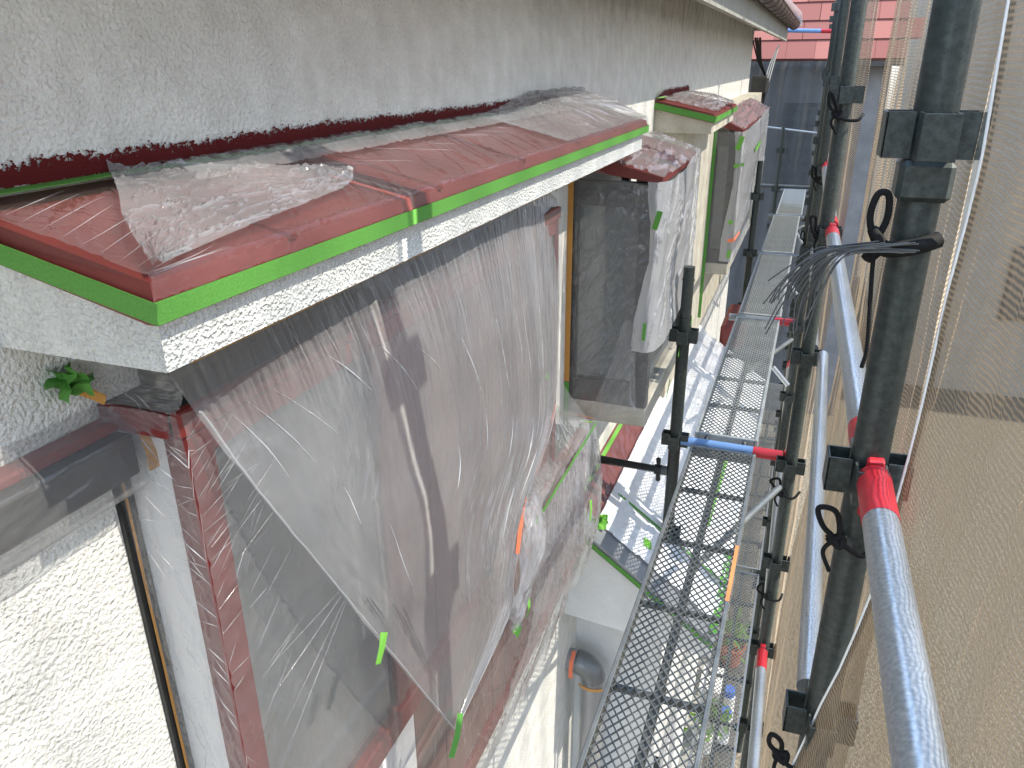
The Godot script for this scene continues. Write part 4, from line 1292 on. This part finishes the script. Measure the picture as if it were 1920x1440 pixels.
func plank(d0: float, d1: float, x0: float, x1: float, y: float, label: String, tone: Material, sticker := false):
	var o := thing("scaffold_plank", label, "scaffold plank", p((x0 + x1) / 2, y, (d0 + d1) / 2), "mesh scaffold planks")
	var w := (x1 - x0) / 2
	var l := (d1 - d0) / 2
	var m := MB.new()
	for s in [-1.0, 1.0]:
		m = MB.new()
		m.cbox(Vector3(s * w, -0.042, -l), Vector3(s * (w - 0.012), 0.004, l), 0.002)
		part("side_rail", m, tone, o)
		m = MB.new()
		m.cbox(Vector3(-w + 0.0125, -0.042, s * l), Vector3(w - 0.0125, 0.003, s * (l - 0.014)), 0.002)
		part("end_rail", m, tone, o)
		for k in [-1.0, 1.0]:
			m = MB.new()
			var pts := []
			for j in 8:
				var a := PI * 1.15 * j / 7.0
				pts.append(Vector3(k * (w - 0.05), -0.03 + 0.028 * sin(a) - 0.006, s * (l + 0.0 + 0.026 * (1.0 - cos(a)) * 0.5)))
			m.tube(pts, 0.009, 8)
			part("hook", m, M.galv_dark, o)
	m = MB.new()
	m.cbox(Vector3(-0.011, -0.03, -l + 0.0145), Vector3(0.011, -0.0045, l - 0.0145), 0.002)
	part("centre_rib", m, M.galv_dark, o)
	for k in 4:
		var z := -l + 2 * l * (k + 1) / 5.0
		for s in [-1.0, 1.0]:
			m = MB.new()
			m.box(Vector3(s * 0.0115, -0.02, z - 0.006), Vector3(s * (w - 0.0125), -0.0045, z + 0.006))
			part("cross_bar", m, M.galv_dark, o)
	# expanded metal: two families of slanting strands
	m = MB.new()
	var cw := 0.0225
	var cl := 0.0325
	var X := w - 0.0125
	var Z := l - 0.0145
	var slope := cl / cw
	for fam in [-1.0, 1.0]:
		var c := -Z - X * slope
		while c < Z + X * slope:
			# z = fam * slope * x + c, clipped to the frame
			var xa := -X
			var xb := X
			var za: float = fam * slope * xa + c
			var zb: float = fam * slope * xb + c
			if maxf(za, zb) > -Z and minf(za, zb) < Z:
				var a := Vector2(xa, za)
				var b := Vector2(xb, zb)
				for e in 2:
					if a.y < -Z or a.y > Z:
						var zz := clampf(a.y, -Z, Z)
						a = a + (b - a) * ((zz - a.y) / (b.y - a.y))
					var sw := a
					a = b
					b = sw
				var dir := (b - a).normalized()
				var nn := Vector2(-dir.y, dir.x) * 0.0012
				var hh := 0.0022
				var lift: float = 0.0008 * fam
				m.hexa([Vector3(a.x - nn.x, -hh + lift, a.y - nn.y), Vector3(b.x - nn.x, -hh + lift, b.y - nn.y), Vector3(b.x + nn.x, -hh + lift, b.y + nn.y), Vector3(a.x + nn.x, -hh + lift, a.y + nn.y), Vector3(a.x - nn.x, hh + lift, a.y - nn.y), Vector3(b.x - nn.x, hh + lift, b.y - nn.y), Vector3(b.x + nn.x * 0.3, hh + lift, b.y + nn.y * 0.3), Vector3(a.x + nn.x * 0.3, hh + lift, a.y + nn.y * 0.3)])
			c += cl
	var mm := part("expanded_mesh", m, tone, o)
	mm.set_meta("kind", "stuff")
	if sticker:
		m = MB.new()
		m.box(Vector3(w - 0.0119, 0.0042, -0.19), Vector3(w - 0.0005, 0.005, 0.10))
		part("orange_label", m, M.orange_label, o)
	return o

func build_scaffold():
	PK = pocket_mesh()
	# outer row
	standard(0.125, 1.06, -4.82, 2.2, 0.82, "nearest dark scaffold post, widest in view, beside the red handrail end", 0.05)
	standard(0.068, 2.86, -4.82, 2.2, 0.80, "second dark scaffold post of the outer row, tied with the frayed rope", 0.02)
	standard(0.045, 4.66, -4.82, 2.2, 0.80, "third scaffold post of the outer row")
	standard(0.03, 6.46, -4.82, 2.2, 0.80, "fourth scaffold post of the outer row")
	standard(0.02, 8.26, -4.82, 2.2, 0.80, "fifth scaffold post of the outer row")
	standard(0.02, 10.06, -4.82, 2.2, 0.80, "last scaffold post of the outer row, farthest away")
	# sleeve under the top pocket of the near post
	var m := MB.new()
	m.cbox(p(0.095, -0.155, 1.03), p(0.155, -0.108, 1.09), 0.006)
	single("post_sleeve", m, M.post, "square sleeve clamped on the nearest post below its upper pocket", "sleeve")
	# inner row: short posts that end below the canopies
	for q in [[2.9, "short dark inner post with an open top beside the threaded wall jack"], [6.46, "short grey inner post in front of the farthest bay"], [10.06, "farthest short inner post"]]:
		var s := standard(-0.385, q[0], -4.82, -0.90, -0.98, q[1])
		m = MB.new()
		m.tube([Vector3(0, 3.92, 0), Vector3(0, 4.11, 0)], 0.0215, 20)
		part("spigot", m, M.post, s)
		m = MB.new()
		m.tube([Vector3(-0.023, 4.06, 0), Vector3(0.023, 4.06, 0)], 0.005, 8)
		part("pin", m, M.iron, s)
	# wall jack
	var jk := thing("wall_jack", "black threaded wall jack between the inner post and the wall", "scaffold jack", p(-0.385, -1.585, 2.9))
	m = MB.new()
	m.tube([Vector3(-0.06, 0, 0), Vector3(-0.335, 0.008, 0)], 0.0135, 14)
	for k in 42:
		m.tube([Vector3(-0.075 - k * 0.006, 0.0005, 0), Vector3(-0.0775 - k * 0.006, 0.0005, 0)], 0.0165, 12)
	part("threaded_rod", m, M.iron, jk)
	m = MB.new()
	m.tube([Vector3(-0.045, 0, 0), Vector3(-0.075, 0, 0)], 0.024, 6)
	part("nut", m, M.iron, jk)
	for s in [-1.0, 1.0]:
		m = MB.new()
		m.tube([Vector3(-0.06, s * 0.02, 0), Vector3(-0.06, s * 0.055, s * 0.012)], 0.008, 8, true, 0.011)
		part("nut_ear", m, M.iron, jk)
	m = MB.new()
	m.tube([Vector3(-0.02, 0, 0), Vector3(-0.05, 0, 0)], 0.02, 12)
	part("clamp", m, M.galv_dark, jk)
	m = MB.new()
	m.cbox(Vector3(-0.352, -0.07, -0.035), Vector3(-0.334, 0.08, 0.035), 0.004)
	part("pad", m, M.iron, jk)
	# planks on the walkway and one lift lower
	plank(1.13, 2.835, -0.312, -0.062, -1.415, "nearest mesh walkway plank with an orange label on its side rail", M.galv_dull, true)
	plank(2.965, 4.65, -0.315, -0.065, -1.42, "second mesh walkway plank, just past the blue crossbar", M.deck_sunlit)
	plank(4.73, 6.43, -0.312, -0.062, -1.42, "third mesh walkway plank from the camera", M.deck_sunlit)
	plank(6.51, 8.21, -0.306, -0.056, -1.42, "fourth mesh walkway plank from the camera", M.deck_sunlit)
	plank(8.27, 10.02, -0.29, -0.04, -1.42, "farthest mesh walkway plank", M.deck_sunlit)
	plank(2.93, 4.66, -0.20, 0.02, -3.22, "near mesh plank of the lower lift, seen beside the walkway", M.galv)
	plank(4.71, 6.44, -0.20, 0.02, -3.22, "middle mesh plank of the lower lift", M.galv)
	plank(6.49, 8.22, -0.20, 0.02, -3.22, "far mesh plank of the lower lift", M.galv)
	# crossbars under the plank ends
	var cb := [[2.9, "blue crossbar with red end under the near plank joint"], [4.685, "crossbar under the second plank joint"], [6.465, "crossbar under the third plank joint"], [8.245, "crossbar under the fourth plank joint"], [10.06, "crossbar under the end of the last plank"]]
	var ox := [0.068, 0.045, 0.03, 0.02, 0.02]
	for k in 5:
		rail("crossbar", p(ox[k] - 0.035, -1.436, cb[k][0]), p(-0.36, -1.436, cb[k][0]), 0.0213, M.blue_metal if k == 0 else M.galv_dull, cb[k][1], "scaffold tube", 1 if k < 2 else 0, "crossbars under the walkway")
		m = MB.new()
	# handrails and midrails of the outer row
	var sx := [0.125, 0.068, 0.045, 0.03, 0.02, 0.02]
	var sd := [1.06, 2.86, 4.66, 6.46, 8.26, 10.06]
	rail("handrail", p(0.131, -0.52, 1.02), p(0.172, -0.52, -0.75), 0.0213, M.galv, "nearest galvanised handrail with bright red end, lower right", "handrail")
	rail("handrail", p(0.088, -0.53, 2.80), p(0.128, -0.53, 1.10), 0.0213, M.galv, "galvanised handrail between the two nearest outer posts", "handrail")
	for k in range(1, 5):
		rail("handrail", p(sx[k + 1] + 0.02, -0.53, sd[k + 1] - 0.04), p(sx[k] + 0.02, -0.53, sd[k] + 0.04), 0.0213, M.galv, "galvanised handrail %s" % ["", "after the second outer post", "after the third outer post", "after the fourth outer post", "after the fifth outer post"][k], "handrail")
	rail("midrail", p(0.12, -0.97, 2.81), p(0.105, -0.97, 1.11), 0.0185, M.galv, "galvanised middle rail between the two nearest outer posts", "handrail", 0)
	for k in range(1, 4):
		rail("midrail", p(sx[k + 1] + 0.02, -0.98, sd[k + 1] - 0.04), p(sx[k] + 0.02, -0.98, sd[k] + 0.04), 0.0185, M.galv, "galvanised middle rail %s" % ["", "after the second outer post", "after the third outer post", "after the fourth outer post"][k], "handrail", 0)
	rail("handrail", p(0.066, -2.32, 2.80), p(0.10, -2.32, 1.10), 0.0213, M.galv, "lower lift handrail with red tip, low beside the walkway", "handrail", 1)
	rail("handrail", p(0.05, -2.32, 4.60), p(0.07, -2.32, 2.92), 0.0213, M.galv, "lower lift handrail beyond the second outer post", "handrail", 3)
	rail("handrail", p(0.03, -2.32, 6.40), p(0.05, -2.32, 4.72), 0.0213, M.galv, "lower lift handrail beyond the third outer post", "handrail", 3)
	# braces beside the walkway
	for k in 4:
		rail("brace", p(sx[k + 1] - 0.03, -1.50, sd[k + 1] - 0.1), p(-0.20, -1.50, sd[k + 1] - 0.75), 0.012, M.galv_dull, "slanting brace under the walkway %s" % ["before the blue crossbar", "before the second joint", "before the third joint", "before the fourth joint"][k], "scaffold tube", 0, "slanting braces")
	for k in 3:
		rail("ledger", p(sx[k + 2] - 0.02, -1.55, sd[k + 1] + 1.1), p(-0.06, -1.46, sd[k + 1] + 1.1), 0.012, M.galv, "short strut beside the %s walkway plank" % ["second", "third", "fourth"][k], "scaffold tube", 0, "short struts")
	# far tie tube near the red roof
	rail("tie_tube", p(0.0, 0.30, 9.9), p(-0.62, 0.32, 9.9), 0.0213, M.blue_metal, "bluish tube with red end in front of the red tiled roof", "scaffold tube", 1)
	rail("end_rail", p(0.0, -1.40, 10.12), p(-0.62, -1.40, 10.12), 0.0213, M.galv_dark, "dark tube across the far end of the walkway", "scaffold tube", 0)
	rail("end_rail", p(0.0, -0.78, 10.14), p(-0.62, -0.72, 10.14), 0.012, M.galv, "thin tube across the far end above the walkway", "scaffold tube", 0)

# ---------------------------------------------------------------- nets
func build_nets():
	var net := func(label: String, d0: float, d1: float, y0: float, y1: float, nu: int, nv: int, fx: Callable):
		var o := thing("mesh_sheet", label, "safety net", Vector3.ZERO, "mesh sheets on the scaffold")
		var m := MB.new()
		m.grid(nu, nv, func(u, v):
			var d := lerpf(d0, d1, u)
			var y := lerpf(y1, y0, v)
			return p(fx.call(d, y), y, d), absf(d1 - d0), y1 - y0)
		part("cloth", m, M.net, o)
		return o
	# near panel: swings inwards below the handrail
	var near_fx := func(d: float, y: float) -> float:
		var x := 0.168 + 0.012 * nz.get_noise_2d(d * 1.4, y * 0.8) + 0.010 * nz.get_noise_2d(d * 6.0 + y * 0.8, y * 0.7 + 4.0) + 0.006 * nz.get_noise_2d(d * 15.0 + y * 1.5, y * 0.8)
		x += (0.99 - d) * 0.02
		var low := smoothstep(-0.58, -1.5, y)
		return x - low * 0.13 * smoothstep(0.0, 0.5, d)
	var o: Node3D = net.call("nearest beige mesh sheet filling the right edge beside the handrail", 1.02, -1.3, -4.7, 2.15, 260, 210, near_fx)
	# its selvedge beside the near post
	var pts := []
	for k in 92:
		var y := 2.15 - k * 0.075
		pts.append(p(near_fx.call(1.02, y) + 0.003, y, 1.022))
	part("selvedge", tape(pts, Vector3(0.3, 0, 1), 0.014), M.net_dark, o)
	var edge := []
	for q in pts:
		edge.append(q + Vector3(-0.003, 0, -0.006))
	var m := MB.new()
	m.tube(edge, 0.0018, 6)
	part("edge_cord", m, M.white, o)
	net.call("beige mesh sheet between the two nearest outer posts", 2.84, 1.04, -4.7, 2.15, 170, 170, func(d, y):
		var lo := smoothstep(-0.9, -2.0, y)
		return 0.172 + 0.014 * nz.get_noise_2d(d * 2.2 + 9.0, y * 0.7) + 0.012 * nz.get_noise_2d(d * 8.0 + y * 0.5, y * 0.5 + 2.0) - 0.05 * lo * smoothstep(1.1, 1.6, d))
	net.call("beige mesh sheet beyond the second outer post", 6.44, 2.86, -4.7, 2.15, 120, 130, func(d, y):
		return 0.118 + 0.018 * nz.get_noise_2d(d * 1.9 + 20.0, y * 0.6) + 0.008 * nz.get_noise_2d(d * 6.0, y * 0.7 + 2.0) - 0.006 * (d - 2.86))
	net.call("farthest beige mesh sheet along the outer posts", 10.3, 6.46, -4.7, 2.15, 100, 100, func(d, y):
		return 0.088 + 0.018 * nz.get_noise_2d(d * 1.9 + 40.0, y * 0.6) + 0.006 * nz.get_noise_2d(d * 6.0, y * 0.7 + 8.0))
	# grey sheet across the far end
	var e := thing("end_sheet", "dark grey mesh sheet hung across the far end of the scaffold", "safety net", Vector3.ZERO)
	m = MB.new()
	m.grid(90, 60, func(u, v): return p(lerpf(-1.8, 0.1, u), lerpf(0.0, -4.7, v), 10.45 + 0.05 * nz.get_noise_2d(u * 9.0 + v * 2.0, v * 1.0) + 0.02 * nz.get_noise_2d(u * 25.0, v * 2.0)), 1.9, 4.7)
	part("cloth", m, M.net_dark, e)

# ---------------------------------------------------------------- small things
func cord(pts: Array, r: float, steps := 24) -> MB:
	var m := MB.new()
	var q := []
	for k in steps + 1:
		q.append(along(pts, float(k) / steps))
	m.tube(q, r, 7)
	return m

func build_small():
	# frayed rope between the second post and the near post
	var o := thing("frayed_rope", "frayed grey rope tied round the nearest post, its strands splayed", "rope", Vector3.ZERO)
	var knot := p(0.082, -0.205, 1.03)
	part("knot", cord([knot + Vector3(-0.006, -0.02, 0), knot + Vector3(0.004, 0.0, 0.006), knot + Vector3(-0.003, 0.014, 0.0), knot + Vector3(0.006, -0.006, -0.006), knot + Vector3(-0.004, -0.018, 0.006)], 0.0075, 30), M.cord, o)
	part("loop", cord([knot, knot + Vector3(-0.010, 0.03, 0.004), knot + Vector3(-0.006, 0.058, 0.004), knot + Vector3(0.006, 0.058, 0.002), knot + Vector3(0.009, 0.03, 0), knot], 0.0042, 40), M.cord, o)
	part("wrap", cord([knot, p(0.10, -0.212, 1.03), p(0.13, -0.205, 1.028), p(0.152, -0.198, 1.04)], 0.010, 20), M.cord, o)
	part("tail", cord([knot, knot + Vector3(0.004, -0.05, 0.004), knot + Vector3(0.012, -0.13, 0.004), knot + Vector3(0.010, -0.16, 0.004)], 0.0028, 20), M.cord, o)
	for k in 30:
		var a := knot + Vector3(rng.randf_range(-0.002, 0.05), rng.randf_range(-0.008, 0.006), 0.012)
		var le := rng.randf_range(0.06, 0.115)
		var dr := rng.randf_range(0.0, 0.085)
		var w := rng.randf_range(-0.012, 0.012)
		var b := knot + Vector3(-le * 0.5, -0.006 - dr * 0.12, 0.016 + w)
		var c := knot + Vector3(-le * 0.85, -0.03 - dr * 0.5, 0.02 + w)
		var d := knot + Vector3(-le + rng.randf_range(-0.006, 0.016), -0.045 - dr, 0.02 + w * 1.5)
		part("strand", cord([a, b, c, d], 0.0009, 14), M.strand, o)
	# cord loops
	var tie := func(c: Vector3, s: float, label: String, seed_: int):
		var t := thing("cord_tie", label, "rope", c, "black cord ties on the posts")
		var g := RandomNumberGenerator.new()
		g.seed = seed_
		var j := func(v: Vector3) -> Vector3: return (v + Vector3(g.randf_range(-0.006, 0.006), g.randf_range(-0.006, 0.006), g.randf_range(-0.004, 0.004))) * s
		part("loop", cord([Vector3.ZERO, j.call(Vector3(-0.02, 0.02, 0.01)), j.call(Vector3(-0.026, 0.048, 0.014)), j.call(Vector3(-0.012, 0.05, 0.01)), j.call(Vector3(-0.002, 0.02, 0.006)), Vector3.ZERO], 0.004 * s, 30), M.cord, t)
		part("knot", cord([Vector3(-0.01, 0.006, 0) * s, Vector3(0.006, -0.008, 0.006) * s, Vector3(0.008, 0.006, 0) * s, Vector3(-0.01, -0.006, 0.004) * s], 0.006 * s, 18), M.cord, t)
		part("tail", cord([Vector3.ZERO, j.call(Vector3(0.02, -0.012, 0.006)), j.call(Vector3(0.045, -0.012, 0.0)), j.call(Vector3(0.06, 0.0, -0.02))], 0.004 * s, 20), M.cord, t)
		part("tail", cord([Vector3.ZERO, j.call(Vector3(-0.01, -0.02, 0.006)), j.call(Vector3(0.0, -0.05, 0.004))], 0.0032 * s, 14), M.cord, t)
	tie.call(p(0.098, -0.625, 1.028), 1.0, "black cord loop tied on the nearest post below the handrail end", 3)
	tie.call(p(0.075, -1.05, 1.03), 1.0, "black cord tie low on the nearest post", 5)
	tie.call(p(0.05, -0.16, 2.83), 1.3, "black cord tie high on the second outer post", 7)
	tie.call(p(0.045, -0.55, 2.83), 1.2, "black cord tie on the second outer post at the handrail", 9)
	tie.call(p(0.045, -1.56, 2.83), 1.3, "black cord tie on the second outer post at walkway height", 11)
	tie.call(p(0.045, -2.05, 2.83), 1.2, "black cord tie low on the second outer post", 13)
	tie.call(p(0.03, -0.6, 4.63), 1.3, "black cord tie on the third outer post", 15)
	tie.call(p(0.02, -1.3, 6.43), 1.6, "black cord tie on the fourth outer post", 17)
	# service cables at the far corner of the house
	o = thing("cable_bundle", "black service cables bundled at the far corner of the house", "cables", Vector3.ZERO)
	for k in 7:
		var sx := rng.randf_range(-0.05, 0.05)
		part("cable", cord([p(-0.70 + sx, 0.22, 8.9), p(-0.66 + sx * 0.4, 0.0, 9.1), p(-0.58 + sx * 0.2, -0.20, 9.2), p(-0.62 + sx, -0.45, 9.1), p(-0.70 + sx * 0.5, -0.9, 9.05)], 0.008, 20), M.wire, o)
	for k in 4:
		var sx := rng.randf_range(-0.03, 0.03)
		part("cable", cord([p(-0.50, 0.16 , 9.3), p(-0.55 + sx, -0.03, 9.25), p(-0.58 + sx, -0.22, 9.2)], 0.006, 12), M.pvc, o)
	var m := MB.new()
	m.cbox(p(-0.739, -0.32, 9.02), p(-0.55, -0.14, 9.2), 0.02)
	part("meter_box", m, M.dark, o)
	# wrapped pipe end on the gutter
	o = thing("wrapped_bundle", "white wrapped bundle lying on the end of the eave", "plastic film", Vector3.ZERO)
	part("roll", cord([p(-0.46, 0.50, 7.0), p(-0.42, 0.47, 8.2), p(-0.39, 0.46, 9.1), p(-0.36, 0.43, 9.5), p(-0.36, 0.36, 9.58)], 0.055, 24), M.film_white, o)
	part("core", cord([p(-0.46, 0.49, 7.0), p(-0.42, 0.46, 8.2), p(-0.39, 0.45, 9.1), p(-0.365, 0.42, 9.48)], 0.04, 24), M.white, o)
	# white drain pipes and a lower inner post behind the walkway mesh
	for q in [[-0.32, 2.5, "left one of two white pipes standing under the walkway"], [-0.245, 2.55, "right one of two white pipes standing under the walkway"]]:
		m = MB.new()
		m.tube([p(q[0], -4.82, q[1]), p(q[0], -2.35, q[1])], 0.011, 12)
		single("white_pipe", m, M.pvc, q[2], "pipe", "white pipes under the walkway")
	build_yard()

func build_yard():
	var pot := func(c: Vector3, r: float, h: float, m: Material, label: String):
		var o := thing("plant_pot", label, "plant pot", c, "pots on the ground under the walkway")
		var b := MB.new()
		var prof := [Vector2(r * 0.7, 0), Vector2(r, h), Vector2(r * 1.08, h), Vector2(r * 1.08, h * 1.1), Vector2(r * 0.95, h * 1.1), Vector2(r * 0.9, h * 0.85), Vector2(0.001, h * 0.85)]
		for j in prof.size() - 1:
			for k in 16:
				var a0 := TAU * k / 16
				var a1 := TAU * (k + 1) / 16
				var q0: Vector2 = prof[j]
				var q1: Vector2 = prof[j + 1]
				b.quad(Vector3(q0.x * cos(a0), q0.y, q0.x * sin(a0)), Vector3(q0.x * cos(a1), q0.y, q0.x * sin(a1)), Vector3(q1.x * cos(a1), q1.y, q1.x * sin(a1)), Vector3(q1.x * cos(a0), q1.y, q1.x * sin(a0)), Vector3(cos(a0), 0.6, sin(a0)))
		part("pot", b, m, o)
		b = MB.new()
		for k in 60:
			var a := rng.randf() * TAU
			var rr := rng.randf() * r * 1.7
			var q := Vector3(cos(a) * rr, h + rng.randf() * r * 2.2, sin(a) * rr)
			var t := Vector3(rng.randf_range(-1, 1), rng.randf_range(-0.3, 1), rng.randf_range(-1, 1)).normalized()
			var s := t.cross(Vector3(rng.randf(), 1, rng.randf())).normalized()
			var le := r * 0.5
			b.tri(q, q + t * le + s * le * 0.3, q + t * le * 1.8, Vector3.UP)
			b.tri(q, q + t * le * 1.8, q + t * le - s * le * 0.3, Vector3.UP)
		var lf := part("leaves", b, M.plant, o)
		lf.set_meta("kind", "stuff")
	var g := -EYE
	pot.call(p(-0.20, g, 4.6), 0.10, 0.16, M.white, "white pot with pale leaves on the ground under the walkway")
	pot.call(p(-0.17, g, 3.55), 0.09, 0.15, M.dark, "dark pot with yellow green leaves nearest under the walkway")
	pot.call(p(-0.10, g, 3.9), 0.08, 0.14, M.terracotta, "terracotta pot beside the dark pot")
	pot.call(p(-0.12, g, 5.6), 0.11, 0.18, M.terracotta, "larger terracotta pot farther along the path")
	for q in [[-0.08, 4.95, "blue capped bottle standing by the white pots"], [-0.085, 4.72, "second blue capped bottle nearer the dark pot"]]:
		var o := thing("bottle", q[2], "bottle", p(q[0], g, q[1]), "bottles on the ground")
		var b := MB.new()
		b.tube([Vector3.ZERO, Vector3(0, 0.2, 0), Vector3(0, 0.24, 0)], 0.05, 14)
		part("body", b, M.white, o)
		b = MB.new()
		b.tube([Vector3(0, 0.24, 0), Vector3(0, 0.30, 0)], 0.045, 14)
		part("cap", b, M.blue, o)
	for q in [[-0.25, 4.1, 0.16, 0.22, 0.1, "white low box lying on the ground under the walkway"], [-0.22, 5.2, 0.2, 0.3, 0.14, "larger white box behind the pots"]]:
		var b := MB.new()
		b.cbox(p(q[0] - q[2] / 2, g, q[1] - q[3] / 2), p(q[0] + q[2] / 2, g + q[4], q[1] + q[3] / 2), 0.01)
		single("white_box", b, M.white, q[5], "box", "boxes on the ground")
